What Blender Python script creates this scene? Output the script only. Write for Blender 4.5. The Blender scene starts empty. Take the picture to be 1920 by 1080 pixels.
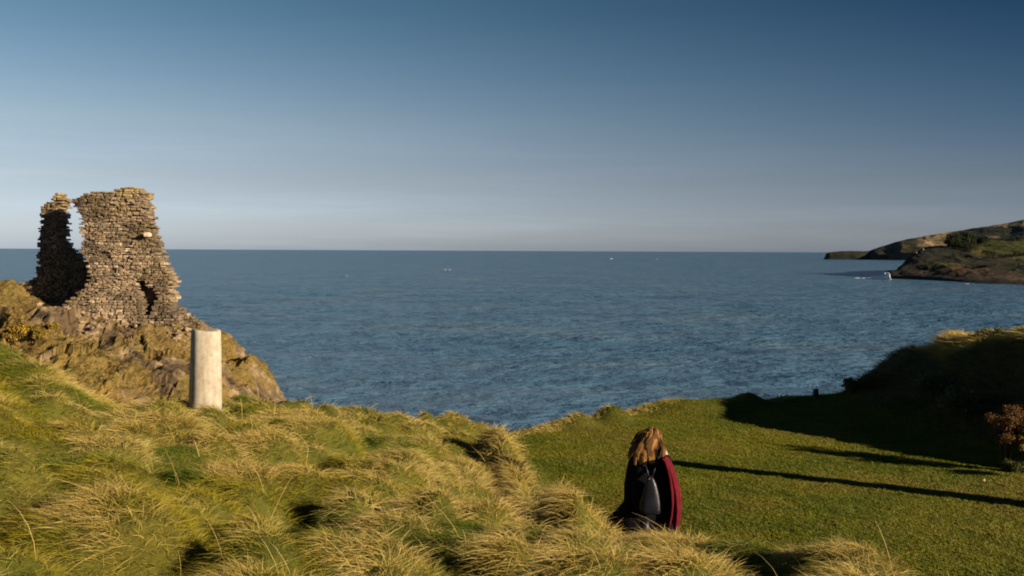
import bpy, bmesh, math, random
import numpy as np
from mathutils import Vector, Matrix, Euler

random.seed(7)
rng = np.random.default_rng(11)
S = bpy.context.scene
COL = S.collection

# ------------------------------------------------------------------ camera
CAM_H = 18.0                       # eye height above the sea
F_PX = 1867.0                      # focal length in pixels of the 1920 px wide photograph
cam_d = bpy.data.cameras.new('camera')
cam_d.sensor_width = 36.0
cam_d.lens = 36.0 * F_PX / 1920.0
cam_d.clip_start = 0.1
cam_d.clip_end = 120000.0
cam = bpy.data.objects.new('camera', cam_d)
COL.objects.link(cam)
TILT, ROLL = math.radians(2.15), math.radians(0.27)
cam.matrix_world = (Matrix.Translation((0, 0, CAM_H)) @ Matrix.Rotation(math.pi / 2 - TILT, 4, 'X')
                    @ Matrix.Rotation(ROLL, 4, 'Z'))
S.camera = cam
CM = cam.matrix_world.copy()

# ------------------------------------------------------------------ light
SUN_AZ, SUN_EL = math.radians(120.0), math.radians(15.5)      # azimuth clockwise from +Y
sun_dir = Vector((math.sin(SUN_AZ) * math.cos(SUN_EL), math.cos(SUN_AZ) * math.cos(SUN_EL), math.sin(SUN_EL)))
world = bpy.data.worlds.new('World')
S.world = world
world.use_nodes = True
wt = world.node_tree
wt.nodes.clear()
def wn(t, **k):
    n = wt.nodes.new(t)
    for a, b in k.items(): setattr(n, a, b)
    return n
w_out = wn('ShaderNodeOutputWorld')
w_bg = wn('ShaderNodeBackground')
w_sky = wn('ShaderNodeTexSky', sky_type='NISHITA', sun_disc=False, sun_elevation=SUN_EL, sun_rotation=SUN_AZ,
           altitude=50.0, air_density=1.0, dust_density=0.6, ozone_density=2.0)
w_bg.inputs['Strength'].default_value = 0.1433
# the polarising filter's effect: the band of sky at right angles to the sun is deeper
w_tc = wn('ShaderNodeTexCoord')
w_dot = wn('ShaderNodeVectorMath', operation='DOT_PRODUCT')
w_dot.inputs[1].default_value = sun_dir
wt.links.new(w_tc.outputs['Generated'], w_dot.inputs[0])
w_sq = wn('ShaderNodeMath', operation='POWER'); w_sq.inputs[1].default_value = 2.0
w_abs = wn('ShaderNodeMath', operation='ABSOLUTE')
wt.links.new(w_dot.outputs['Value'], w_abs.inputs[0]); wt.links.new(w_abs.outputs[0], w_sq.inputs[0])
w_ramp = wn('ShaderNodeMapRange')
w_ramp.inputs['From Min'].default_value = 0.0; w_ramp.inputs['From Max'].default_value = 0.75
w_ramp.inputs['To Min'].default_value = 1.0; w_ramp.inputs['To Max'].default_value = 1.0
wt.links.new(w_sq.outputs[0], w_ramp.inputs['Value'])
w_mul = wn('ShaderNodeMix', data_type='RGBA', blend_type='MULTIPLY')
w_mul.inputs['Factor'].default_value = 1.0
wt.links.new(w_sky.outputs['Color'], w_mul.inputs['A'])
wt.links.new(w_ramp.outputs['Result'], w_mul.inputs['B'])
# the colour balance of the photographed sky by height above the horizon
w_sep = wn('ShaderNodeSeparateXYZ'); wt.links.new(w_tc.outputs['Generated'], w_sep.inputs[0])
w_el = wn('ShaderNodeMapRange'); w_el.inputs['From Min'].default_value = 0.0; w_el.inputs['From Max'].default_value = 0.30
wt.links.new(w_sep.outputs['Z'], w_el.inputs['Value'])
def sky_ramp(stops):
    r = wn('ShaderNodeValToRGB'); e = r.color_ramp.elements
    while len(e) < len(stops): e.new(0.5)
    for el, (p, c) in zip(e, stops): el.position = p; el.color = (*c, 1)
    wt.links.new(w_el.outputs['Result'], r.inputs['Fac']); return r
SKY_L = [(0.000, (0.412, 0.503, 0.846)), (0.055, (0.421, 0.479, 0.769)), (0.225, (0.398, 0.376, 0.470)), (0.410, (0.414, 0.382, 0.401)), (0.760, (0.237, 0.300, 0.314)), (1.000, (0.202, 0.255, 0.267))]
SKY_R = [(0.000, (0.219, 0.276, 0.508)), (0.055, (0.224, 0.263, 0.462)), (0.225, (0.178, 0.189, 0.272)), (0.410, (0.102, 0.144, 0.208)), (0.760, (0.029, 0.081, 0.131)), (1.000, (0.024, 0.069, 0.111))]
w_rl, w_rr = sky_ramp(SKY_L), sky_ramp(SKY_R)
w_az = wn('ShaderNodeMapRange'); w_az.inputs['From Min'].default_value = -0.79; w_az.inputs['From Max'].default_value = 0.05
wt.links.new(w_dot.outputs['Value'], w_az.inputs['Value'])
w_mx = wn('ShaderNodeMix', data_type='RGBA', blend_type='MIX')
wt.links.new(w_az.outputs['Result'], w_mx.inputs['Factor']); wt.links.new(w_rl.outputs['Color'], w_mx.inputs['A']); wt.links.new(w_rr.outputs['Color'], w_mx.inputs['B'])
w_m2 = wn('ShaderNodeMix', data_type='RGBA', blend_type='MULTIPLY'); w_m2.inputs['Factor'].default_value = 1.0
wt.links.new(w_mul.outputs['Result'], w_m2.inputs['A']); wt.links.new(w_mx.outputs['Result'], w_m2.inputs['B'])
w_mp = wn('ShaderNodeMapping'); w_mp.inputs['Scale'].default_value = (2.2, 2.2, 34.0); w_mp.inputs['Rotation'].default_value = (0.03, 0.05, 0)
wt.links.new(w_tc.outputs['Generated'], w_mp.inputs['Vector'])
w_nz = wn('ShaderNodeTexNoise'); w_nz.inputs['Scale'].default_value = 1.6; w_nz.inputs['Detail'].default_value = 6; w_nz.inputs['Roughness'].default_value = .6
wt.links.new(w_mp.outputs['Vector'], w_nz.inputs['Vector'])
w_cl = wn('ShaderNodeMapRange'); w_cl.inputs['From Min'].default_value = .48; w_cl.inputs['From Max'].default_value = .80; w_cl.inputs['To Max'].default_value = .16
wt.links.new(w_nz.outputs['Fac'], w_cl.inputs['Value'])
w_lo = wn('ShaderNodeMapRange'); w_lo.inputs['From Min'].default_value = .16; w_lo.inputs['From Max'].default_value = .02
wt.links.new(w_sep.outputs['Z'], w_lo.inputs['Value'])
w_cm = wn('ShaderNodeMath', operation='MULTIPLY'); wt.links.new(w_cl.outputs['Result'], w_cm.inputs[0]); wt.links.new(w_lo.outputs['Result'], w_cm.inputs[1])
w_c1 = wn('ShaderNodeMath', operation='ADD'); w_c1.inputs[1].default_value = 1.0; wt.links.new(w_cm.outputs[0], w_c1.inputs[0])
w_m3 = wn('ShaderNodeMix', data_type='RGBA', blend_type='MULTIPLY'); w_m3.inputs['Factor'].default_value = 1.0
wt.links.new(w_m2.outputs['Result'], w_m3.inputs['A']); wt.links.new(w_c1.outputs[0], w_m3.inputs['B'])
wt.links.new(w_m3.outputs['Result'], w_bg.inputs['Color'])
wt.links.new(w_bg.outputs['Background'], w_out.inputs['Surface'])

sun_d = bpy.data.lights.new('sun', 'SUN')
sun_d.energy = 5.0
sun_d.angle = math.radians(0.5)
sun_d.color = (1.0, 0.84, 0.61)
sun = bpy.data.objects.new('sun', sun_d)
COL.objects.link(sun)
sun.rotation_euler = (-sun_dir).to_track_quat('-Z', 'Y').to_euler()
sun.location = (30, -20, 60)

S.view_settings.view_transform = 'Standard'
S.view_settings.look = 'None'
S.view_settings.exposure = 0.7
S.view_settings.gamma = 1.0
S.render.film_transparent = False
try:
    S.cycles.max_bounces = 6
    S.cycles.transparent_max_bounces = 8
    S.cycles.filter_width = 1.9
except Exception:
    pass

# ------------------------------------------------------------------ helpers
def at(px, py, d):
    """world point seen at a pixel of the photograph at depth d (metres along the view axis)"""
    return CM @ Vector(((px - 960) / F_PX * d, -(py - 540) / F_PX * d, -d))

def _hash(ix, iy, iz, seed):
    h = (ix.astype(np.int64) * 374761393 + iy.astype(np.int64) * 668265263 + iz.astype(np.int64) * 2147483647 + seed * 144665) & 0xFFFFFFFF
    h = ((h ^ (h >> 13)) * 1274126177) & 0xFFFFFFFF
    h = ((h ^ (h >> 16)) * 2246822519) & 0xFFFFFFFF
    return ((h ^ (h >> 15)) & 0xFFFFFF) / float(0xFFFFFF)

def vnoise(x, y, z=None, seed=0):
    x = np.asarray(x, float); y = np.asarray(y, float)
    z = np.zeros_like(x) if z is None else np.asarray(z, float)
    ix, iy, iz = np.floor(x), np.floor(y), np.floor(z)
    fx, fy, fz = x - ix, y - iy, z - iz
    u = fx**3 * (fx * (fx * 6 - 15) + 10); v = fy**3 * (fy * (fy * 6 - 15) + 10); w = fz**3 * (fz * (fz * 6 - 15) + 10)
    def H(a, b, c): return _hash(ix + a, iy + b, iz + c, seed)
    x00 = H(0,0,0) * (1-u) + H(1,0,0) * u; x10 = H(0,1,0) * (1-u) + H(1,1,0) * u
    x01 = H(0,0,1) * (1-u) + H(1,0,1) * u; x11 = H(0,1,1) * (1-u) + H(1,1,1) * u
    return (x00 * (1-v) + x10 * v) * (1-w) + (x01 * (1-v) + x11 * v) * w

def fbm(x, y, z=None, seed=0, oct=4, lac=2.03, gain=0.5):
    t = 0; a = 1; s = 0; f = 1
    for i in range(oct):
        t = t + a * vnoise(np.asarray(x) * f + 17.3 * i, np.asarray(y) * f - 9.1 * i, None if z is None else np.asarray(z) * f, seed + i)
        s += a; a *= gain; f *= lac
    return t / s

def ridged(x, y, z=None, seed=0, oct=4):
    t = 0; a = 1; s = 0; f = 1
    for i in range(oct):
        n = vnoise(np.asarray(x) * f + 7.7 * i, np.asarray(y) * f + 3.1 * i, None if z is None else np.asarray(z) * f, seed + i)
        t = t + a * (1 - np.abs(2 * n - 1)); s += a; a *= 0.5; f *= 2.1
    return t / s

def sstep(a, b, x):
    t = np.clip((x - a) / (b - a), 0, 1)
    return t * t * (3 - 2 * t)

def smax(a, b, k):
    h = np.clip(0.5 + 0.5 * (a - b) / k, 0, 1)
    return b * (1 - h) + a * h + k * h * (1 - h)

class RBF:
    def __init__(s, pts, reg=0.02):
        P = np.array(pts, float); s.P = P[:, :2]
        n = len(P); A = np.zeros((n + 3, n + 3))
        A[:n, :n] = s.k(s.P[:, None] - s.P[None]) + reg * np.eye(n)
        A[:n, n] = 1; A[:n, n+1:n+3] = s.P; A[n, :n] = 1; A[n+1:n+3, :n] = s.P.T
        s.w = np.linalg.solve(A, np.concatenate([P[:, 2], [0, 0, 0]]))
    @staticmethod
    def k(d): return np.sqrt((d * d).sum(-1))
    def __call__(s, x, y):
        x = np.asarray(x, float); sh = x.shape
        Q = np.stack([x.ravel(), np.asarray(y, float).ravel()], 1)
        out = np.empty(len(Q)); n = len(s.P)
        for i in range(0, len(Q), 40000):
            q = Q[i:i+40000]
            out[i:i+40000] = s.k(q[:, None] - s.P[None]) @ s.w[:n] + s.w[n] + q @ s.w[n+1:]
        return out.reshape(sh)

def link(name, me, m, parent=None):
    o = bpy.data.objects.new(name, me)
    COL.objects.link(o)
    if m is not None: me.materials.append(m)
    if parent is not None: o.parent = parent
    return o

def np_mesh(name, V, F, m=None, parent=None, col=None, smooth=False):
    """V (n,3); F (k,3) or (k,4) ; col (n,3) per-vertex colour"""
    me = bpy.data.meshes.new(name)
    V = np.ascontiguousarray(V, np.float32); F = np.ascontiguousarray(F, np.int32)
    me.vertices.add(len(V)); me.vertices.foreach_set('co', V.ravel())
    k = F.shape[1]
    me.loops.add(F.size); me.loops.foreach_set('vertex_index', F.ravel())
    me.polygons.add(len(F))
    me.polygons.foreach_set('loop_start', np.arange(0, F.size, k, dtype=np.int32))
    me.polygons.foreach_set('loop_total', np.full(len(F), k, np.int32))
    me.polygons.foreach_set('use_smooth', np.full(len(F), smooth, bool))
    me.update(calc_edges=True)
    if col is not None:
        a = me.color_attributes.new('tint', 'FLOAT_COLOR', 'POINT')
        c = np.ones((len(V), 4), np.float32); c[:, :3] = col
        a.data.foreach_set('color', c.ravel())
    return link(name, me, m, parent)

def bm_obj(name, bm, m, parent=None, smooth=False):
    me = bpy.data.meshes.new(name)
    bmesh.ops.recalc_face_normals(bm, faces=bm.faces[:])
    bm.to_mesh(me); bm.free()
    for p in me.polygons: p.use_smooth = smooth
    return link(name, me, m, parent)

def thing(name, loc, label, cat, group=None, rz=0.0):
    o = bpy.data.objects.new(name, None)
    COL.objects.link(o)
    o.location = loc; o.rotation_euler = (0, 0, rz)
    o.empty_display_size = 0.2
    o['label'] = label; o['category'] = cat
    if group: o['group'] = group
    return o

def tag(o, label, cat, group=None):
    o['label'] = label; o['category'] = cat
    if group: o['group'] = group
    return o

def grid_faces(nu, nv):
    i = np.arange(nu - 1)[:, None] * nv + np.arange(nv - 1)[None]
    i = i.ravel()
    return np.stack([i, i + nv, i + nv + 1, i + 1], 1)

# ------------------------------------------------------------------ materials
def mat(name, rough=0.8, spec=0.3):
    m = bpy.data.materials.new(name); m.use_nodes = True
    nt = m.node_tree; b = nt.nodes['Principled BSDF']
    b.inputs['Roughness'].default_value = rough
    b.inputs['Specular IOR Level'].default_value = spec
    return m, nt, b

def nd(nt, t, **k):
    n = nt.nodes.new(t)
    for a, b in k.items(): setattr(n, a, b)
    return n

def noise_node(nt, vec, scale, detail=4, rough=0.55):
    n = nd(nt, 'ShaderNodeTexNoise'); n.inputs['Scale'].default_value = scale
    n.inputs['Detail'].default_value = detail; n.inputs['Roughness'].default_value = rough
    nt.links.new(vec, n.inputs['Vector']); return n

def ramp(nt, fac, stops):
    r = nd(nt, 'ShaderNodeValToRGB'); e = r.color_ramp.elements
    while len(e) < len(stops): e.new(0.5)
    for el, (p, c) in zip(e, stops): el.position = p; el.color = (*c, 1)
    nt.links.new(fac, r.inputs['Fac']); return r

def noisy(name, stops, scale, rough=0.85, bump=0.3, bscale=None, dist=0.02, spec=0.25, detail=6):
    m, nt, b = mat(name, rough, spec)
    tc = nd(nt, 'ShaderNodeTexCoord')
    n = noise_node(nt, tc.outputs['Object'], scale, detail)
    r = ramp(nt, n.outputs['Fac'], stops)
    nt.links.new(r.outputs['Color'], b.inputs['Base Color'])
    n2 = noise_node(nt, tc.outputs['Object'], bscale or scale * 3, 6, 0.6)
    bp = nd(nt, 'ShaderNodeBump'); bp.inputs['Strength'].default_value = bump; bp.inputs['Distance'].default_value = dist
    nt.links.new(n2.outputs['Fac'], bp.inputs['Height']); nt.links.new(bp.outputs['Normal'], b.inputs['Normal'])
    return m

def tinted(name, rough=0.85, transl=0.0, bscale=None, bdist=0.02, spec=0.2, mottle=None):
    """material whose colour is the mesh's own 'tint' attribute, with fine mottling"""
    m, nt, b = mat(name, rough, spec)
    a = nd(nt, 'ShaderNodeAttribute', attribute_name='tint')
    c = a.outputs['Color']
    tc = nd(nt, 'ShaderNodeTexCoord')
    if mottle:
        n = noise_node(nt, tc.outputs['Object'], mottle, 6, 0.65)
        mr = nd(nt, 'ShaderNodeMapRange'); mr.inputs['From Min'].default_value = 0.25; mr.inputs['From Max'].default_value = 0.75
        mr.inputs['To Min'].default_value = 0.55; mr.inputs['To Max'].default_value = 1.45
        nt.links.new(n.outputs['Fac'], mr.inputs['Value'])
        mx = nd(nt, 'ShaderNodeMix', data_type='RGBA', blend_type='MULTIPLY'); mx.inputs['Factor'].default_value = 1
        nt.links.new(c, mx.inputs['A']); nt.links.new(mr.outputs['Result'], mx.inputs['B']); c = mx.outputs['Result']
    nt.links.new(c, b.inputs['Base Color'])
    if bscale:
        n2 = noise_node(nt, tc.outputs['Object'], bscale, 8, 0.65)
        bp = nd(nt, 'ShaderNodeBump'); bp.inputs['Strength'].default_value = 0.8; bp.inputs['Distance'].default_value = bdist
        nt.links.new(n2.outputs['Fac'], bp.inputs['Height']); nt.links.new(bp.outputs['Normal'], b.inputs['Normal'])
    if transl > 0:
        t = nd(nt, 'ShaderNodeBsdfTranslucent'); nt.links.new(c, t.inputs['Color'])
        ms = nd(nt, 'ShaderNodeMixShader'); ms.inputs['Fac'].default_value = transl
        out = nt.nodes['Material Output']
        nt.links.new(b.outputs['BSDF'], ms.inputs[1]); nt.links.new(t.outputs['BSDF'], ms.inputs[2])
        nt.links.new(ms.outputs['Shader'], out.inputs['Surface'])
    return m

M_GRASS = tinted('grass_blade', 0.6, 0.25, spec=0.25)
M_GROUND = tinted('turf_soil', 0.95, bscale=14, bdist=0.03, mottle=9)
M_ROCK = tinted('cliff_rock', 0.9, bscale=3.5, bdist=0.12, mottle=4)
M_STONE = tinted('ruin_stone', 0.9, bscale=9, bdist=0.03, mottle=7)
M_LAND = tinted('headland_soil', 0.95, bscale=0.09, bdist=3.0, mottle=0.06)
M_LEAF = tinted('leaf', 0.7, 0.2)
M_BARK = noisy('bark', [(0.3, (0.05, 0.032, 0.02)), (0.7, (0.13, 0.085, 0.055))], 12, 0.9, 0.6, 30, 0.01)
M_CONC = None

# ------------------------------------------------------------------ ground heightfield (z relative to the sea)
LAWN = CAM_H - 4.3
def cp(px, py, d):
    p = at(px, py, d); return (p.x, p.y, p.z)
bank_pts = [cp(*a) for a in [
    (0,1080,4.6),(480,1080,4.8),(960,1080,5.2),(1200,1080,5.6),(1480,1085,5.9),
    (0,900,6.5),(0,805,9),(0,694,12),(-40,640,13.5),(30,672,13.2),(200,905,6.6),(200,830,9),(165,775,14.3),(90,704,13.6),
    (385,757,15.4),(385,850,10),(385,950,7),(300,764,15.5),
    (550,768,17),(550,850,11.5),(550,950,7.6),(700,778,19),(700,850,13),(700,950,8.5),
    (850,797,21.5),(850,860,15.5),(850,950,9.8),(850,1020,7),
    (930,812,22.7),(945,850,17),(1000,985,10.4),(1040,955,11.5),(1075,975,10.4),
    (1150,1006,9.6),(1250,986,9),(1330,984,8.6),(1420,996,8.3),(1500,1012,8),(1570,1026,7.7),(1640,1036,7.4),(1720,1058,7.1),(1790,1078,6.8),(1330,1036,7.2),(1420,1036,7.3),(1200,1036,7.4),(1500,1050,7.0)]]
bank_pts += [(-12,10,CAM_H-1.2),(-14,0,CAM_H-1.2),(-6,0,CAM_H-1.5),(0,0,CAM_H-1.65),(0,-8,CAM_H-1.4),(5,0,CAM_H-2.1),(5,3.5,CAM_H-2.3),
             (12,0,CAM_H-3.2),(12,-8,CAM_H-2.5),(-12,16,CAM_H-2.2),(-14,-8,CAM_H-1.0)]
bank_pts += [(1.9,12.2,LAWN-.35),(3.4,11.4,LAWN-.5),(4.4,9.9,LAWN-.5),(5.2,9,LAWN-.5),(6.3,7.4,LAWN-.5),(9,5,LAWN-.3),
             (0.75,21,LAWN-.3),(1.1,17,LAWN-.35),(1.35,14.4,LAWN-.35),(5,18,LAWN-1.4),(10,20,LAWN-2),(0.4,24,LAWN-.3),(12,12,LAWN-1.2),(3,26,LAWN-1.6),(15,28,LAWN-3)]
bank_f = RBF(bank_pts)
EDGE_X = [-16, -12, -8, -5.6, -4.75, -2.6, -1.2, 0.8, 3.0, 5.7, 8.5, 9.8, 12, 15, 20, 26]
EDGE_Y = [14.5, 15.0, 15.2, 16.0, 16.8, 19.1, 21.6, 24.0, 26.0, 28.0, 29.6, 30.4, 31.2, 31.6, 31.5, 31]
MB_Y = [8, 14, 17, 20, 22.5, 26, 30.4, 34]
MB_X = [21, 16.2, 13.0, 10.7, 9.7, 9.35, 9.55, 9.9]
RIDGE = [cp(932,845,17.4)[:2], cp(975,880,15.2)[:2], cp(1010,915,13.3)[:2], cp(1038,950,11.8)[:2], cp(1062,985,10.5)[:2]]

# tussock centres on a jittered lattice
TUS = 0.64
def tussock(x, y):
    """(dome height 0..1, dx, dy from the nearest tussock centre, id noise)"""
    bx, by = np.floor(x / TUS), np.floor(y / TUS)
    best = np.full(np.shape(x), -9.0); rx = np.zeros_like(best); ry = np.zeros_like(best); rid = np.zeros_like(best); hh = np.zeros_like(best)
    for a in (-1, 0, 1):
        for b in (-1, 0, 1):
            cx, cy = bx + a, by + b
            jx = (cx + _hash(cx, cy, cx * 0, 3)) * TUS; jy = (cy + _hash(cx, cy, cx * 0, 4)) * TUS
            r = (0.45 + 0.5 * _hash(cx, cy, cx * 0, 5)) * TUS
            hgt = 0.25 + 0.75 * _hash(cx, cy, cx * 0, 6)
            dx, dy = x - jx, y - jy
            d2 = (dx * dx * 0.8 + dy * dy * 1.2) / (r * r)
            q = hgt * (1 - d2)
            k = q > best
            best = np.where(k, q, best); rx = np.where(k, dx / r, rx); ry = np.where(k, dy / r, ry)
            rid = np.where(k, _hash(cx, cy, cx * 0, 8), rid); hh = np.where(k, hgt, hh)
    return np.clip(best, 0, 1), rx, ry, rid

def seg_dist(x, y, pl):
    best = np.full(np.shape(x), 1e9); side = np.zeros_like(best)
    for (ax, ay), (bx, by) in zip(pl[:-1], pl[1:]):
        ex, ey = bx - ax, by - ay; L2 = ex * ex + ey * ey
        t = np.clip(((x - ax) * ex + (y - ay) * ey) / L2, 0, 1)
        dx, dy = x - ax - t * ex, y - ay - t * ey
        d = np.sqrt(dx * dx + dy * dy); k = d < best
        best = np.where(k, d, best); side = np.where(k, np.sign(ex * dy - ey * dx), side)
    return best, side

def bumpg(x, y, c, r, h):
    return h * np.exp(-(((x - c[0]) / r[0])**2 + ((y - c[1]) / r[1])**2))

def ground_parts(x, y):
    bank = bank_f(x, y)
    lawn = LAWN + 0.16 * (fbm(x * .25, y * .25, seed=21, oct=3) - .5) + 0.03 * (fbm(x * 1.6, y * 1.6, seed=22, oct=3) - .5)
    for c, r, h in ((cp(1150,790,25.0), (0.45,0.45), .42), (cp(1280,770,26.6), (1.2,0.6), .32), (cp(1090,797,24.4), (.35,.35), .26),
                    (cp(1350,762,27.3), (0.6,0.5), .2), (cp(1405,760,28.2), (0.45,0.4), .30), (cp(1060,800,24.2), (.5,.3), .10)):
        lawn = lawn + bumpg(x, y, c, r, h)
    bm_ = sstep(-0.05, 0.35, bank - lawn)
    t, rx, ry, rid = tussock(x, y)
    amp = 0.54
    hum = amp * t * (0.35 + 0.9 * fbm(x * .5, y * .5, seed=33, oct=2)) + 0.26 * (fbm(x * .7, y * .7, seed=31, oct=3) - .5) + 0.30 * (fbm(x * 2.3, y * 2.3, seed=32, oct=2) - .5)
    cx_, cy_ = cp(1430, 1010, 8.2)[:2]
    hum = hum * (1 - .75 * np.exp(-((x - cx_) / 1.3)**2 - ((y - cy_) / 1.0)**2)) + .16 * np.exp(-((x - cx_) / .45)**2 - ((y - cy_) / .6)**2)
    d, side = seg_dist(x, y, RIDGE)
    hum = hum * (1 - .75 * np.exp(-(d / .8)**2)) + .12 * np.exp(-(d / .8)**2)
    ridge = 0.42 * np.exp(-(d / 0.27)**2) - 0.70 * np.exp(-((d - 0.50) / 0.36)**2) * (side < 0) * sstep(14.6, 13.0, y)
    lows = cp(1350,1050,7.2)
    dip = -0.06 * np.exp(-(((x - lows[0]) / .7)**2 + ((y - lows[1]) / .45)**2))
    bank2 = bank + bm_ * (hum - 0.30 + 0.12 * sstep(13, 18, y) + ridge + dip)
    z = smax(bank2, lawn, 0.12)
    mx = np.interp(y, MB_Y, MB_X)
    H = 1.22 + 0.42 * sstep(3.1, 4.1, x - mx) + 1.15 * sstep(28.5, 23, y)
    mt = sstep(0, 3.2, x - mx + 0.5 * (fbm(x * .8, y * .8, seed=41, oct=3) - .5))
    H = H * (0.55 + 0.45 * sstep(0.0, 4.2, x - mx + 1.2))
    mound = H * mt + mt * (0.55 * (fbm(x * .9, y * .9, seed=42, oct=4) - .5) + 0.40 * (fbm(x * 2.2, y * 2.2, seed=43, oct=3) - .5))
    z = z + mound
    e = np.interp(x, EDGE_X, EDGE_Y) + 0.7 * (fbm(x * .9, y * 0 + 3, seed=51, oct=3) - .5)
    over = np.maximum(0, y - e)
    z = z - sstep(0, 0.8, over) * 0.5 - over * 1.9 - 0.6 * sstep(0.4, 2, over) * fbm(x * .8, y * .8, seed=52)
    return z, bm_, mt, y - e, lawn

GX0, GX1, GY0, GY1, GS = -15.0, 24.0, -7.0, 39.0, 0.09
gx = np.arange(GX0, GX1, GS); gy = np.arange(GY0, GY1, GS)
GXX, GYY = np.meshgrid(gx, gy, indexing='ij')
GZ, GBANK, GMOUND, GEDGE, _ = ground_parts(GXX, GYY)
GZ = np.maximum(GZ, -3.0)
def samp(A, x, y):
    u = np.clip((x - GX0) / GS, 0, len(gx) - 1.001); v = np.clip((y - GY0) / GS, 0, len(gy) - 1.001)
    i = u.astype(int); j = v.astype(int); fu = u - i; fv = v - j
    return (A[i, j] * (1-fu) + A[i+1, j] * fu) * (1-fv) + (A[i, j+1] * (1-fu) + A[i+1, j+1] * fu) * fv
def gz(x, y): return float(samp(GZ, np.array([x]), np.array([y]))[0])

# soil colours: lawn turf, bank turf, mound, bare cliff below the edge
n1 = fbm(GXX * .8, GYY * .8, seed=61)[..., None]
turf = np.array([.065, .072, .008]) * (1 - n1) + np.array([.13, .10, .018]) * n1
bankc = np.array([.055, .070, .008]) * (1 - n1) + np.array([.12, .10, .015]) * n1
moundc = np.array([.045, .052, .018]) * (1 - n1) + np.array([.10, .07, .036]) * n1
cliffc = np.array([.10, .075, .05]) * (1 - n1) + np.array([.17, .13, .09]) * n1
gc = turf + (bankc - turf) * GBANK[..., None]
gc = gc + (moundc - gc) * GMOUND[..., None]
k = sstep(.5, 1.4, GEDGE)[..., None]
gc = gc + (cliffc - gc) * k
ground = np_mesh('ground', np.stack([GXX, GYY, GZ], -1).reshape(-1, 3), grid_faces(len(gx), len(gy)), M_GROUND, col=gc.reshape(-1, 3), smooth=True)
ground['kind'] = 'structure'

# ------------------------------------------------------------------ sea
def sea_material():
    m, nt, b = mat('sea_water', 0.26, 0.5)
    b.inputs['IOR'].default_value = 1.333
    tc = nd(nt, 'ShaderNodeTexCoord')
    def wave(sx, sy, scale, detail, rot=0.0, rough=.5):
        mp = nd(nt, 'ShaderNodeMapping'); mp.inputs['Scale'].default_value = (sx, sy, 1); mp.inputs['Rotation'].default_value = (0, 0, rot)
        nt.links.new(tc.outputs['Object'], mp.inputs['Vector'])
        return noise_node(nt, mp.outputs['Vector'], scale, detail, rough)
    a = wave(0.6, 1.0, 0.045, 5, 0.12, .6)      # swell
    c = wave(0.7, 1.0, 0.20, 5, -0.15, .6)      # waves
    e = wave(0.9, 1.0, 0.9, 4, 0.3, .6)         # chop
    def bump(n, strength, dist, prev=None):
        bp = nd(nt, 'ShaderNodeBump'); bp.inputs['Strength'].default_value = strength; bp.inputs['Distance'].default_value = dist
        nt.links.new(n.outputs['Fac'], bp.inputs['Height'])
        if prev: nt.links.new(prev.outputs['Normal'], bp.inputs['Normal'])
        return bp
    bp = bump(e, 1.0, 0.3, bump(c, 1.0, 2.6, bump(a, 1.0, 5.0)))
    nt.links.new(bp.outputs['Normal'], b.inputs['Normal'])
    p = wave(0.5, 1.0, 0.03, 6, 0.05, .65)
    r = ramp(nt, p.outputs['Fac'], [(0.34, (.060, .140, .236)), (0.54, (.086, .172, .264)), (0.70, (.140, .195, .232))])
    nt.links.new(r.outputs['Color'], b.inputs['Base Color'])
    return m
# a swell of real waves near the shore, flattening out towards the horizon
s_r = np.concatenate([np.geomspace(45, 1100, 950), np.geomspace(1110, 70000, 60)])
s_a = np.radians(np.linspace(-48, 48, 620))
SR, SA = np.meshgrid(s_r, s_a, indexing='ij')
SX, SY = SR * np.sin(SA), SR * np.cos(SA)
def crest(x, y, wl, sx, seed, rot):
    c_, s_ = math.cos(rot), math.sin(rot); u = (x * c_ + y * s_) * sx / wl; v = (-x * s_ + y * c_) / wl
    u = u + .5 * fbm(u * .5, v * .5, seed=seed + 50, oct=2)
    n = fbm(u, v, seed=seed, oct=3, gain=.45)
    return (1 - np.abs(2 * n - 1)) ** 1.3 - .62
SZ = .80 * crest(SX, SY, 46, .45, 441, .06) + .62 * crest(SX, SY, 22, .5, 401, .10) + .34 * crest(SX, SY, 9.5, .55, 411, -.22) + .15 * crest(SX, SY, 4.2, .6, 421, .18)
SZ = SZ * (.55 + .9 * fbm(SX / 60, SY / 45, seed=431, oct=3)) * (.35 + .65 * sstep(600, 250, SR)) * sstep(1100, 700, SR)
SV_ = np.stack([SX, SY, SZ], -1).reshape(-1, 3); SF_ = grid_faces(len(s_r), len(s_a))[:, ::-1]
R = 60000.0
SV_ = np.concatenate([SV_, np.array([(-R, -300, -1.4), (R, -300, -1.4), (R, R, -1.4), (-R, R, -1.4)])])
SF_ = np.concatenate([SF_, np.array([[0, 1, 2, 3]]) + len(SV_) - 4])
sea = np_mesh('sea', SV_, SF_, sea_material(), smooth=True); sea['kind'] = 'structure'

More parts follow.
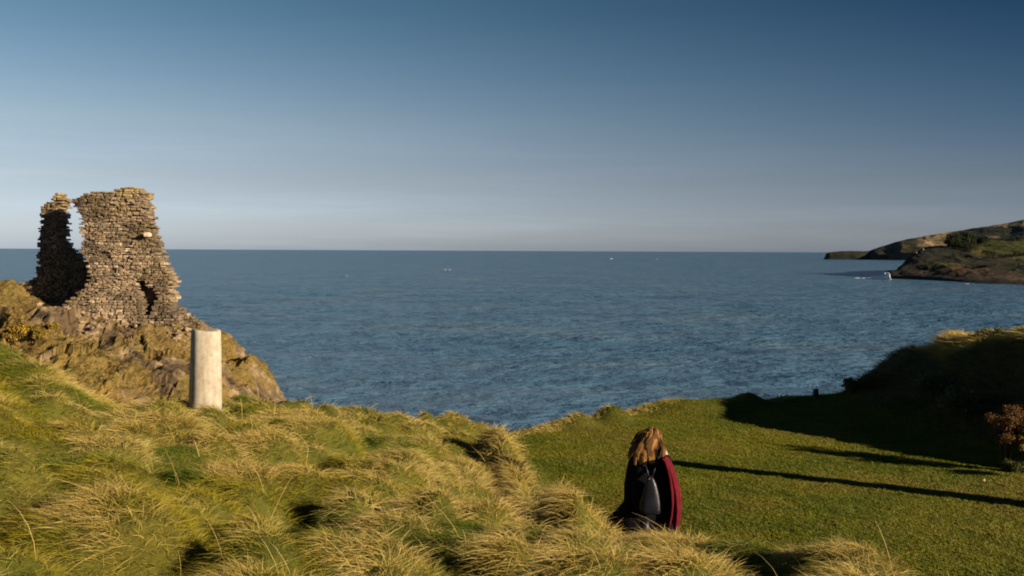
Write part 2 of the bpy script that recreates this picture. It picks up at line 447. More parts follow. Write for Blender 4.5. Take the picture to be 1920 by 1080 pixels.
# ------------------------------------------------------------------ rock outcrop that carries the ruin
rock_pts = [cp(*a) for a in [
    (-260,560,48),(-120,562,49),(0,570,50),(60,580,50),(130,583,49.2),(200,592,49.5),(270,590,50),(322,585,50.3),
    (372,606,50.3),(415,640,50.3),(478,693,50.5),(546,757,51),(575,830,51.5),(620,960,52),
    (0,618,47),(0,650,44.5),(0,740,41.5),(100,640,45.5),(100,700,43.5),(160,760,42),
    (200,640,46.8),(200,700,45),(230,740,43.5),(300,650,47.2),(300,720,45.5),(360,690,47),(360,760,45),(430,740,47),(450,800,46),(520,800,48.5),
    (-150,640,44),(-250,600,43),(600,900,48),(560,1000,46),(400,900,43),(200,860,40),(0,830,38.5),(-200,780,38.5),
    (60,572,54),(160,582,54),(250,585,54),(320,592,54),(-100,560,55),(400,650,54.5),(480,720,55)]]
rock_pts += [(-40,64,8),(-30,66,4),(-22,66,0),(-14,64,-3),(-8,62,-5),(-6,56,-5),(-5,48,-5),(-4,40,-5),(-42,52,15.5),(-42,40,12),(-26,60,10),(-18,60,8)]
rock_f = RBF(rock_pts, 0.05)
RX0, RX1, RY0, RY1, RS = -40.0, -4.0, 36.0, 66.0, 0.09
rx_ = np.arange(RX0, RX1, RS); ry_ = np.arange(RY0, RY1, RS)
RXX, RYY = np.meshgrid(rx_, ry_, indexing='ij')
RZ = rock_f(RXX, RYY)
def facets(x, y, z, sc, seed, tilt):
    # piecewise-planar blocks: every cell has its own height and slope, so edges stay sharp
    X, Y, Z = x / sc, y / sc, z / sc; bx, by, bz = np.floor(X), np.floor(Y), np.floor(Z)
    best = np.full(X.shape, 1e9); out = np.zeros(X.shape)
    for a in (-1, 0, 1):
        for b in (-1, 0, 1):
            for c in (-1, 0, 1):
                cx, cy, cz = bx + a, by + b, bz + c
                dx = X - cx - _hash(cx, cy, cz, seed); dy = Y - cy - _hash(cx, cy, cz, seed + 1); dz = Z - cz - _hash(cx, cy, cz, seed + 2)
                d = dx * dx + dy * dy + dz * dz; k = d < best; best = np.where(k, d, best)
                v = _hash(cx, cy, cz, seed + 3) - .5 + tilt * ((_hash(cx, cy, cz, seed + 4) - .5) * dx + (_hash(cx, cy, cz, seed + 5) - .5) * dy + (_hash(cx, cy, cz, seed + 6) - .5) * dz)
                out = np.where(k, v, out)
    return out
# fold the strata: tilted ridges, cracks and ledges
q = RXX * 0.55 + RZ * 0.75 + 0.25 * RYY
crag = 2.0 * (ridged(RXX * .22, RYY * .22, RZ * .22, seed=71) - .55) + 0.8 * (ridged(q * .9, RYY * .25, RZ * .3, seed=72) - .5) \
    + 0.9 * (fbm(RXX * .9, RYY * .9, RZ * .9, seed=73) - .5)
flat = sstep(1.2, 0.0, np.abs(RZ - (CAM_H - 3.2))) * sstep(-26.5, -24, RXX) * sstep(-15.2, -17.2, RXX) * sstep(47.5, 48.8, RYY)
RN = np.stack(np.gradient(RZ, RS), -1)
nrm = np.concatenate([-RN, np.ones(RN.shape[:2] + (1,))], -1); nrm /= np.linalg.norm(nrm, axis=-1, keepdims=True)
crag = crag + .34 * (ridged(q * 2.2, RYY * 1.1, RZ * 1.4, seed=77) - .55) + .16 * (fbm(RXX * 4, RYY * 4, RZ * 4, seed=78, oct=3) - .5)
wx = .35 * (fbm(RXX, RYY, RZ, seed=70) - .5)
blk = .30 * facets(RXX + wx, RYY * .9 + wx, RZ * 1.2 - RXX * .25, 2.1, 600, 2.2) + .13 * facets(RXX + wx, RYY, RZ * 1.3 - RXX * .3, .85, 620, 2.0) + .06 * facets(RXX, RYY, RZ * 1.3 - RXX * .3, .38, 640, 1.8)
crag = .75 * crag + blk
amt = (crag * (1 - 0.75 * flat) * (1 - .8 * sstep(-14.0, -11.8, RXX)))[..., None]
RV = np.stack([RXX, RYY, RZ], -1) + nrm * amt
slope = nrm[..., 2]
veg = fbm(RXX * .42, RYY * .42, RZ * .42, seed=74, oct=6, gain=.62)
vegm = (1 - .6 * np.exp(-((RXX + 19.2) / 4.2)**2 - ((RYY - 48.5) / 2.6)**2)) * sstep(.455, .57, veg + 0.22 * (slope - .68) + .06 * sstep(-20, -26, RXX))
tone = fbm(RXX * .8, RYY * .8, RZ * 1.6, seed=75, oct=5)[..., None]
tone = sstep(.28, .72, tone)
rc = np.array([.115, .077, .042]) * (1 - tone) + np.array([.33, .235, .135]) * tone
rc = rc * (1 - .55 * sstep(.62, .80, ridged(q * 1.1, RYY * .5, RZ * .8, seed=79))[..., None])
t2 = fbm(RXX * 1.1, RYY * 1.1, seed=76)[..., None]
vc = np.array([.12, .092, .024]) * (1 - t2) + np.array([.24, .15, .042]) * t2
rc = rc + (vc - rc) * vegm[..., None]
wet = sstep(4, 1, RV[..., 2])[..., None]
rc = rc * (1 - wet) + np.array([.03, .028, .025]) * wet
rock = np_mesh('rock_outcrop', RV.reshape(-1, 3), grid_faces(len(rx_), len(ry_)), M_ROCK, col=rc.reshape(-1, 3), smooth=False)
rock['kind'] = 'structure'
def rsamp(A, x, y):
    i = int(np.clip((x - RX0) / RS, 0, len(rx_) - 1)); j = int(np.clip((y - RY0) / RS, 0, len(ry_) - 1)); return A[i, j]

# ------------------------------------------------------------------ ruined castle: coursed rubble, stone by stone
CUBE = np.array([[-1,-1,-1],[1,-1,-1],[1,1,-1],[-1,1,-1],[-1,-1,1],[1,-1,1],[1,1,1],[-1,1,1]], float) * .5
CF = np.array([[0,3,2,1],[4,5,6,7],[0,1,5,4],[1,2,6,5],[2,3,7,6],[3,0,4,7]])
# cube with chamfered vertical profile: 3 rings of 8
def stone_shape():
    V = []; F = []
    for z, s in ((-.5, .86), (-.3, 1.0), (.3, 1.0), (.5, .86)):
        for x, y in ((-.5,-.32),(-.34,-.5),(.34,-.5),(.5,-.32),(.5,.32),(.34,.5),(-.34,.5),(-.5,.32)):
            V.append((x * s, y * s, z))
    for r in range(3):
        for i in range(8):
            j = (i + 1) % 8; F.append((r*8+i, r*8+j, r*8+8+j, r*8+8+i))
    for b in (0, 24):
        q = [b + i for i in range(8)]
        if b == 0: q = q[::-1]
        F += [(q[0], q[1], q[2], q[3]), (q[0], q[3], q[4], q[7]), (q[7], q[4], q[5], q[6])]
    return np.array(V, float), np.array(F)
SV, SF = stone_shape()

def masonry(inside, u0, u1, z0, z1, thick, depth_f, frame, seed, hole=None):
    """courses of stones over the region inside(u,z); frame maps (u, w, z) -> world; returns V,F,C"""
    r = np.random.default_rng(seed); VV = []; FF = []; CC = []; nv = 0
    z = z0
    while z < z1:
        ch = r.uniform(.05, .115) if r.random() < .8 else r.uniform(.11, .17)
        rows = max(2, int(thick / .42))
        for k in range(rows):
            w = -thick / 2 + (k + .5) * thick / rows
            u = u0 - r.uniform(0, .4)
            while u < u1:
                L = r.uniform(.09, .34) if r.random() < .85 else r.uniform(.3, .55)
                uc, zc = u + L / 2, z + ch / 2
                u += L
                jz = .10 * (r.random() - .5)
                if not (inside(uc - L * .42, zc + jz) and inside(uc + L * .42, zc + jz)): continue
                front = (k == 0); d = 0
                if hole and hole(uc, zc):
                    if k < 2: continue
                if front:
                    d = depth_f(uc, zc) + r.normal(0, .036) + (.12 if r.random() < .08 else 0)
                    if r.random() < .04: continue
                dims = np.array([L * r.uniform(.90, 1.02), thick / rows * 1.15, ch * r.uniform(.84, 1.0)])
                P = SV * dims
                P = P + r.normal(0, .014, P.shape)
                a = r.normal(0, .03); b = r.normal(0, .03)
                ca, sa = math.cos(a), math.sin(a)
                P = P @ np.array([[ca, 0, sa], [0, 1, 0], [-sa, 0, ca]]) @ np.array([[math.cos(b), math.sin(b), 0], [-math.sin(b), math.cos(b), 0], [0, 0, 1]])
                P = P + np.array([uc, w + d, zc])
                VV.append(frame(P)); FF.append(SF + nv); nv += len(SV)
                t = r.random()
                c = np.array([.17, .122, .076]) * (1 - t) + np.array([.275, .20, .128]) * t
                if r.random() < .08: c = np.array([.34, .265, .18])
                if r.random() < .10: c = np.array([.13, .10, .075])
                CC.append(np.tile(c, (len(SV), 1)))
        z += ch
    return np.concatenate(VV), np.concatenate(FF), np.concatenate(CC)

def poly_inside(poly):
    P = np.array(poly, float)
    def f(x, y):
        c = False; n = len(P); j = n - 1
        for i in range(n):
            if (P[i,1] > y) != (P[j,1] > y) and x < (P[j,0] - P[i,0]) * (y - P[i,1]) / (P[j,1] - P[i,1]) + P[i,0]: c = not c
            j = i
        return c
    return f

# the front wall: outline measured on the photograph at the wall's depth
D_W = 50.0
FACE_W = D_W - 0.55
def uz(px, py, d=FACE_W):
    p = at(px, py, d); return (p.x, p.z)
front_poly = [uz(*p) for p in [(112,640),(114,600),(124,574),(140,557),(157,542),(166,522),(160,488),(153,470),(153,440),(152,410),(146,392),(136,384),(138,374),(150,368),(176,361),
    (205,359),(226,351),(254,351),(270,356),(276,364),(279,390),(284,412),(287,440),(296,470),(304,492),(312,505),(320,520),(324,530),(318,545),(322,560),(327,578),(346,598),(374,618),(390,640)]]
hole_poly = poly_inside([uz(*p) for p in [(252,522),(266,528),(282,540),(292,554),(289,566),(288,590),(274,590),(272,566),(264,554),(257,545)]])
ruin = thing('castle_ruin', (uz(230,600)[0], D_W, uz(230,600)[1]), 'ruined rubble stone castle wall with a gap beside its broken tower, on the rocky outcrop', 'ruin')
W_ANG = math.radians(-8.0)
cx0 = uz(230,600)[0]
def frame_front(P):
    x = P[:, 0] - cx0; w = P[:, 1]; c, s = math.cos(W_ANG), math.sin(W_ANG)
    return np.stack([x, w + x * s * -1.0, P[:, 2] - uz(230,600)[1]], 1)
def lean(u, z):          # the lower wall thickens and weathers back unevenly
    h = z - uz(0,600)[1]
    return -0.85 * max(0, 1 - h / 2.0) ** 1.4 + 0.22 * (float(fbm(np.array([u * .7]), np.array([z * .7]), seed=81, oct=3)[0]) - .5)
V, F, C = masonry(poly_inside(front_poly), uz(108,0)[0], uz(392,0)[0], uz(0,640)[1], uz(0,350)[1], 1.1, lean, frame_front, 5, hole_poly)
# lichen and turf tint towards the wall head
wth = .62 + .76 * sstep(.3, .7, fbm(V[:, 0] * .75, V[:, 2] * .9, seed=84, oct=4)); C = C * wth[:, None]
hz = V[:, 2]; ln = fbm(V[:, 0] * .9, V[:, 2] * .9, seed=82)
lich = (sstep(5.6, 6.7, hz) * .5 * sstep(.4, .65, ln) + .22 * sstep(.58, .7, ln))[:, None]
C = C * (1 - lich) + np.array([.27, .19, .055]) * lich
np_mesh('front_wall', V, F, M_STONE, ruin, C)
def core_mesh(name, poly, frame, thick, m, parent, marg=.24, cell=.20, hole=None, back=0):
    f = poly_inside(poly); P = np.array(poly); VV = []; FF = []; n = 0
    for u in np.arange(P[:,0].min(), P[:,0].max(), cell):
        for z in np.arange(P[:,1].min(), P[:,1].max(), cell):
            if all(f(u + a * marg, z + b * marg) for a, b in ((1,0),(-1,0),(0,1),(0,-1),(.7,.7),(-.7,.7),(.7,-.7),(-.7,-.7))):
                if hole and any(hole(u + a * .12, z + b * .12) for a in (-1, 0, 1) for b in (-1, 0, 1)): w, off = -.52, .26
                else: w, off = .05 * math.sin(u * 7 + z * 5), 0
                if back: off += lean(u, z) * .9
                VV.append(frame(CUBE * np.array([cell * 1.04, thick + w, cell * 1.04]) + np.array([u, off, z]))); FF.append(CF + n); n += 8
    return np_mesh(name, np.concatenate(VV), np.concatenate(FF), m, parent)
M_MORTAR = noisy('lime_mortar', [(0.3, (.09, .065, .042)), (0.7, (.19, .14, .09))], 5, .95, .6, 14, .04)
core_mesh('mortar_core', front_poly, frame_front, .92, M_MORTAR, ruin, hole=hole_poly, back=1)
# the rear wall and its broken pier, 3.6 m further back
D_R = 52.1
def uzr(px, py): return uz(px, py, D_R - .5)
rear_poly = [uzr(*p) for p in [(20,560),(24,538),(38,528),(58,524),(66,505),(68,470),(70,440),(73,415),(76,392),(82,380),(94,378),(96,364),(110,361),(120,366),(124,376),
    (122,400),(121,430),(120,452),(127,464),(142,474),(168,500),(200,500),(210,590),(120,610),(40,600)]]
def frame_rear(P):
    return np.stack([P[:, 0] - cx0, P[:, 1] + (D_R - D_W), P[:, 2] - uz(230,600)[1]], 1)
V, F, C = masonry(poly_inside(rear_poly), uzr(15,0)[0], uzr(212,0)[0], uzr(0,612)[1], uzr(0,360)[1], 1.0, lambda u, z: 0.15 * (float(fbm(np.array([u]), np.array([z]), seed=83, oct=3)[0]) - .5), frame_rear, 9)
lich = (sstep(5.4, 6.3, V[:, 2]) * .45)[:, None]
C = C * (1 - lich) + np.array([.29, .21, .06]) * lich
np_mesh('rear_wall', V, F, M_STONE, ruin, C)
core_mesh('mortar_core', rear_poly, frame_rear, .80, M_MORTAR, ruin)
# rubble fallen from the wall, lying along its foot
VV = []; FF = []; CC = []; r = np.random.default_rng(31)
for k in range(170):
    u = r.uniform(uz(95, 0)[0], uz(395, 0)[0]); y = D_W - .7 - abs(r.normal(0, .9)); i = int(np.clip((u - RX0) / RS, 0, len(rx_) - 1)); j = int(np.clip((y - RY0) / RS, 0, len(ry_) - 1))
    q = RV[i, j]; sz = r.uniform(.07, .24)
    P = SV * np.array([sz * 1.3, sz, sz * .6]) + r.normal(0, .02, SV.shape)
    a = r.uniform(0, 6.28); b_ = r.normal(0, .35); ca, sa, cb, sb = math.cos(a), math.sin(a), math.cos(b_), math.sin(b_)
    P = P @ np.array([[1, 0, 0], [0, cb, sb], [0, -sb, cb]]) @ np.array([[ca, sa, 0], [-sa, ca, 0], [0, 0, 1]]) + q + np.array([0, 0, sz * .15]) - np.array([cx0, D_W, uz(230,600)[1]])
    t = r.random(); VV.append(P); FF.append(SF + k * len(SV)); CC.append(np.tile(np.array([.20, .14, .09]) * (1 - t) + np.array([.36, .26, .17]) * t, (len(SV), 1)))
rub = np_mesh('fallen_rubble', np.concatenate(VV), np.concatenate(FF), M_STONE, ruin, np.concatenate(CC)); rub['kind'] = 'stuff'
# pale quoin stone left on the broken right edge
p = uz(279, 440)
b = bmesh.new(); bmesh.ops.create_cube(b, size=1)
for v in b.verts: v.co = Vector((v.co.x * .30, v.co.y * .4, v.co.z * .20)) + Vector((random.uniform(-.03,.03), random.uniform(-.03,.03), random.uniform(-.03,.03)))
bmesh.ops.bevel(b, geom=b.edges[:], offset=.04, segments=2, affect='EDGES')
qs = bm_obj('quoin_stone', b, noisy('pale_stone', [(0.3, (.55, .42, .30)), (0.7, (.70, .58, .44))], 4), ruin)
qs.location = (p[0] - cx0, -.62, p[1] - uz(230,600)[1]); qs['label'] = 'pale orange stone left on the broken edge'

# ------------------------------------------------------------------ headlands across the bay (lofted land, real distances)
def loft(name, secs, nu, nv, amp, seed, colf, m):
    """secs: list of (px, [(py or None for sea level, depth), ...]) ; each profile runs from the shore inland and down the far side"""
    P = []
    for px, prof in secs:
        pts = []
        for py, d in prof:
            if py is None:
                p = at(px, 474, d); p.z = -1.5
            else:
                p = at(px, py, d)
            pts.append(p)
        A = np.array([list(p) for p in pts]); s = np.linspace(0, 1, len(A)); t = np.linspace(0, 1, nv)
        P.append(np.stack([np.interp(t, s, A[:, i]) for i in range(3)], 1))
    P = np.array(P); s = np.array([a[0] for a in secs], float); t = np.linspace(s[0], s[-1], nu)
    G = np.empty((nu, nv, 3))
    for j in range(nv):
        for i in range(3): G[:, j, i] = np.interp(t, s, P[:, j, i])
    for _ in range(2):      # ease the facets between sections
        H = G.copy(); H[1:-1] = (G[:-2] + 2 * G[1:-1] + G[2:]) / 4; H[:, 1:-1] = (H[:, :-2] + 2 * H[:, 1:-1] + H[:, 2:]) / 4; G = H
    sc = 1.0 / amp[1]
    x, y, z = G[..., 0] * sc, G[..., 1] * sc, G[..., 2] * sc * 1.5
    G[..., 2] += amp[0] * (ridged(x, y, z, seed, 5) - .62) * sstep(0, 6, G[..., 2])
    G[..., 0] += amp[0] * 1.2 * (fbm(x * 1.7, y * 1.7, z * 3, seed + 9, 4) - .5)
    G[..., 1] += amp[0] * 1.2 * (fbm(x * 1.7 + 50, y * 1.7, z * 3, seed + 10, 4) - .5)
    c = colf(G, np.broadcast_to(t[:, None], (nu, nv)), np.broadcast_to(np.linspace(0, 1, nv)[None], (nu, nv)))
    o = np_mesh(name, G.reshape(-1, 3), grid_faces(nu, nv), m, col=c.reshape(-1, 3), smooth=True)
    o['kind'] = 'structure'
    return G, t

def mix(a, b, k): return a + (np.asarray(b) - a) * k[..., None]
def far_col(G, px, v):
    n = fbm(G[..., 0] * .006, G[..., 1] * .003, seed=91, oct=5)
    z = G[..., 2]
    c = np.zeros(z.shape + (3,)) + np.array([.050, .052, .036])  # muted base tone with distance haze put into the colour
    c = mix(c, [.10, .080, .045], sstep(.45, .6, n))
    c = mix(c, [.085, .060, .048], sstep(22, 8, z) * sstep(.3, .6, fbm(G[..., 0] * .02, z * .08, seed=92)))
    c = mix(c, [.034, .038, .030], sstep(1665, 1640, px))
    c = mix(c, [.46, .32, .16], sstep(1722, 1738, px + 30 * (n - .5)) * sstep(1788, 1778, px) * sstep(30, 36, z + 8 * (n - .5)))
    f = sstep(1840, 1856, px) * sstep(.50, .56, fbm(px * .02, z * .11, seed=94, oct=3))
    c = mix(c, [.30, .215, .11], f)
    h2 = fbm(px * .012, z * .02, seed=99, oct=3)
    hedge = sstep(.06, .02, np.abs(((z * .6 + .04 * (px - 1700) + 16 * h2) / 12.0) % 1 - .5)) * sstep(20, 24, z) * sstep(.42, .5, fbm(px * .03, z * .05, seed=100))
    c = mix(c, [.022, .026, .014], hedge * .85)
    return c
far = [(1542, [(None,2460),(None,2470),(None,2480),(None,2500),(None,2520),(None,2560)]),
       (1552, [(None,2440),(482,2445),(475.5,2455),(473.5,2470),(478,2520),(None,2600)]),
       (1575, [(None,2430),(480,2435),(474,2448),(472,2470),(478,2560),(None,2650)]),
       (1605, [(None,2420),(480,2425),(474,2438),(471.5,2465),(478,2560),(None,2700)]),
       (1632, [(None,2410),(480,2415),(474,2430),(471,2455),(478,2560),(None,2750)]),
       (1640, [(None,2390),(478,2396),(471,2420),(467,2460),(474,2690),(None,3490)]),
       (1665, [(None,2370),(476,2378),(466,2410),(459,2470),(468,2720),(None,3470)]),
       (1690, [(None,2340),(474,2350),(460,2390),(450.5,2460),(462,2740),(None,3440)]),
       (1740, [(None,2300),(471,2312),(454,2360),(440,2440),(452,2750),(None,3400)]),
       (1785, [(None,2260),(470,2272),(450,2330),(433,2410),(446,2710),(None,3360)]),
       (1850, [(None,2200),(468,2214),(444,2280),(424,2380),(440,2700),(None,3300)]),
       (1890, [(None,2170),(466,2184),(441,2250),(419,2360),(436,2670),(None,3270)]),
       (1920, [(None,2140),(464,2156),(436,2230),(412,2340),(432,2640),(None,3240)]),
       (2050, [(None,2080),(462,2098),(428,2180),(398,2300),(425,2630),(None,3180)]),
       (2300, [(None,2000),(458,2020),(418,2110),(385,2240),(420,2600),(None,3100)])]
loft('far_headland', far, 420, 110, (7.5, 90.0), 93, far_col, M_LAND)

def near_col(G, px, v):
    x, y, z = G[..., 0], G[..., 1], G[..., 2]
    n = fbm(x * .03, y * .015, z * .05, seed=95, oct=5)
    c = np.zeros(z.shape + (3,)) + np.array([.042, .042, .022])
    c = mix(c, [.11, .068, .036], sstep(.45, .62, n))
    c = mix(c, [.12, .115, .028], sstep(.56, .66, fbm(x * .02, y * .02, seed=96)))
    c = mix(c, [.026, .026, .020], sstep(1700, 1725, px) * sstep(1845, 1815, px + 40 * (n - .5)) * sstep(.40, .52, v + .3 * (n - .5)))  # shade of the left-facing cliff below the copse, put into the colour
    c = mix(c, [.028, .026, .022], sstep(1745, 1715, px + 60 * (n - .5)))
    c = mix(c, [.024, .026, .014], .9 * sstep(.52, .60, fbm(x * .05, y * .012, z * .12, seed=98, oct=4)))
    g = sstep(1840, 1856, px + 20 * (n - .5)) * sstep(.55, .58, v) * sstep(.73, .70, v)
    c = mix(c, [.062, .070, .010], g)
    shore = sstep(7, 2.5, z + 5 * (n - .5))
    c = mix(c, [.035, .030, .026], shore)
    c = mix(c, [.11, .075, .05], sstep(1800, 1830, px) * sstep(1.0, 2.5, z) * sstep(7, 4, z) * sstep(.42, .55, n))
    return c * .72
near = [(1660, [(None,690),(None,692),(None,696),(None,700),(None,705),(None,712),(None,720),(None,740)]),
        (1667, [(None,686),(517,688),(512.5,694),(511.5,702),(512.5,712),(514,722),(None,730),(None,760)]),
        (1683, [(None,680),(517,683),(511,692),(510,705),(510,715),(511,725),(513,740),(None,770)]),
        (1698, [(None,676),(516,680),(507,694),(497,715),(490,735),(489,750),(494,775),(None,820)]),
        (1712, [(None,668),(517,674),(507,692),(493,716),(481,742),(479,765),(485,800),(None,860)]),
        (1735, [(None,655),(519,662),(508,686),(492,715),(472,750),(467,790),(475,850),(None,940)]),
        (1765, [(None,630),(521,642),(509,672),(495,705),(472,750),(463,800),(470,900),(None,1050)]),
        (1795, [(None,600),(524,618),(511,655),(498,695),(474,750),(461,810),(468,930),(None,1150)]),
        (1830, [(None,575),(526,598),(513,640),(498,690),(478,745),(458,815),(466,950),(None,1250)]),
        (1870, [(None,560),(525,588),(512,635),(497,685),(479,745),(455,820),(464,960),(None,1300)]),
        (1925, [(None,548),(524,578),(510,628),(495,680),(477,745),(453,830),(462,980),(None,1350)]),
        (2060, [(None,530),(522,565),(505,620),(490,675),(472,745),(446,840),(458,1000),(None,1400)]),
        (2300, [(None,480),(520,520),(500,590),(480,660),(464,740),(440,840),(455,1000),(None,1400)])]
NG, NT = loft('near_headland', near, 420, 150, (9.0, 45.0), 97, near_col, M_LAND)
def near_z(x, y):
    d = (NG[..., 0] - x)**2 + (NG[..., 1] - y)**2
    return NG[..., 2].ravel()[int(d.argmin())]

# ------------------------------------------------------------------ leaves
def leaf_cloud(cs, rs, n, size, seed, pal, flat=.8, shell=.35):
    """n small leaf-clump quads spread through the volume of several overlapping lobes"""
    r = np.random.default_rng(seed); cs = np.array(cs, float); rs = np.array(rs, float)
    w = rs**2 / (rs**2).sum(); k = r.choice(len(cs), n, p=w)
    d = r.normal(size=(n, 3)); d /= np.linalg.norm(d, axis=1, keepdims=True)
    rad = rs[k] * (shell + (1 - shell) * r.random(n)**.5)
    bump = .75 + .5 * vnoise(d[:, 0] * 2.5 + k * 7, d[:, 1] * 2.5, d[:, 2] * 2.5, seed)
    p = cs[k] + d * (rad * bump)[:, None] * np.array([1, 1, flat])
    nrm = d + r.normal(0, .7, (n, 3)); nrm /= np.linalg.norm(nrm, axis=1, keepdims=True)
    a = np.cross(nrm, r.normal(size=(n, 3))); a /= np.linalg.norm(a, axis=1, keepdims=True); b = np.cross(nrm, a)
    s = size * r.uniform(.6, 1.4, n)[:, None]
    V = np.stack([p - a*s*.5, p + b*s*.32 , p + a*s*.5, p - b*s*.32 + nrm * s * .15], 1).reshape(-1, 3)
    F = np.arange(4 * n).reshape(n, 4)
    pal = np.array(pal); t = np.clip(r.normal(.5, .22, n) + .5 * (vnoise(p[:,0]*1.5/size*.1, p[:,1]*1.5/size*.1, p[:,2]*1.5/size*.1, seed+1) - .5), 0, .999) * (len(pal) - 1)
    i = t.astype(int); f = (t - i)[:, None]; c = pal[i] * (1 - f) + pal[np.minimum(i + 1, len(pal) - 1)] * f
    return V, F, np.repeat(c, 4, 0)

def tube_bm(bm, pts, rads, n=7):
    rings = []
    for i, p in enumerate(pts):
        p = Vector(p); d = (Vector(pts[min(i+1, len(pts)-1)]) - Vector(pts[max(i-1, 0)])).normalized()
        a = d.orthogonal().normalized(); b = d.cross(a)
        rings.append([bm.verts.new(p + (a * math.cos(2*math.pi*k/n) + b * math.sin(2*math.pi*k/n)) * rads[i]) for k in range(n)])
    for r0, r1 in zip(rings[:-1], rings[1:]):
        for k in range(n): bm.faces.new((r0[k], r0[(k+1) % n], r1[(k+1) % n], r1[k]))
    bm.faces.new(rings[0][::-1]); bm.faces.new(rings[-1])

def tree(px, d, h, wdt, seed, label):
    r = random.Random(seed)
    p = at(px, 470, d); z = near_z(p.x, p.y)
    t = thing('tree', (p.x, p.y, z - .3), label, 'tree', 'dark trees on the near headland')
    b = bmesh.new()
    tube_bm(b, [(0,0,0),(.2,.1,h*.25),(.1,0,h*.5),(.3,.1,h*.75)], [h*.035, h*.028, h*.02, h*.008])
    for k in range(4):
        a = r.uniform(0, 6.28); tube_bm(b, [(.1,0,h*.3+k*.05*h),(math.cos(a)*wdt*.35, math.sin(a)*wdt*.35, h*.55+k*.05*h)], [h*.014, h*.005], 5)
    bm_obj('trunk', b, M_BARK, t)
    cs = [(r.uniform(-.5,.5)*wdt*.55, r.uniform(-.5,.5)*wdt*.55, h*r.uniform(.35,.8)) for _ in range(7)] + [(0,0,h*.3),(0,0,h*.75)]
    rs = [wdt*r.uniform(.18,.32) for _ in cs]
    V, F, C = leaf_cloud(cs, rs, 1700, h*.09, seed, [(.012,.020,.010),(.022,.032,.013),(.036,.045,.016)])
    np_mesh('crown', V, F, M_LEAF, t, C)
tree_spec = [(1781,770,11.5,11,'dark tree at the seaward end of the copse on the headland'),
             (1790,785,13.5,12,'tallest dark tree of the copse, second from its seaward end'),
             (1801,790,13.5,13,'dark round tree in the middle of the headland copse'),
             (1812,790,12.5,12,'dark tree just inland of the copse middle'),
             (1823,795,11,12,'dark lower tree on the sloping inland side of the copse'),
             (1834,800,9,11,'dark small tree at the inland end of the copse'),
             (1795,755,8,13,'low dark tree in front of the copse on the cliff slope'),
             (1816,750,7,14,'low wide dark tree in front of the copse beside the green field')]
for i, (px, d, h, w_, lb) in enumerate(tree_spec): tree(px, d, h, w_, 200 + i, lb)
# hedge at the bottom of the green field
def hedge(pxs, d0, d1, hgt, seed, label):
    cs = []
    for i, px in enumerate(np.linspace(pxs[0], pxs[1], 16)):
        d = d0 + (d1 - d0) * i / 15; p = at(px, 470, d); cs.append((p.x, p.y, near_z(p.x, p.y) + hgt * .35))
    V, F, C = leaf_cloud(cs, [hgt * random.uniform(.7, 1.1) for _ in cs], 1500, hgt * .3, seed, [(.012,.019,.009),(.024,.032,.012)])
    tag(np_mesh('hedge', V, F, M_LEAF, None, C), label, 'hedge')
hedge((1848, 1925), 725, 728, 2.6, 301, 'dark hedge along the lower side of the bright green field')
hedge((1840, 1990), 830, 838, 2.4, 302, 'dark hedge along the skyline side of the bright green field')

# pale boulders on the headland's seaward slope
def boulder_bm(s, seed, sub=2):
    b = bmesh.new(); bmesh.ops.create_icosphere(b, subdivisions=sub, radius=1)
    co = np.array([v.co for v in b.verts]); n = fbm(co[:,0]*1.3+seed, co[:,1]*1.3, co[:,2]*1.3, seed, 3)
    for v, k in zip(b.verts, n): v.co = Vector((v.co.x*s[0], v.co.y*s[1], v.co.z*s[2])) * (.6 + .8 * float(k))
    return b
M_PALE = noisy('pale_rock', [(0.3, (.17, .16, .15)), (0.7, (.26, .25, .23))], .8)
for px, d, s, lb in ((1731, 752, .8, 'pale boulder high on the seaward slope of the near headland'), (1718, 742, .7, 'pale boulder lower down the seaward slope of the near headland')):
    p = at(px, 470, d); o = bm_obj('boulder', boulder_bm((s, s, s * .8), int(px)), M_PALE)
    o.location = (p.x, p.y, near_z(p.x, p.y) + .8); tag(o, lb, 'boulder', 'pale boulders on the headland')

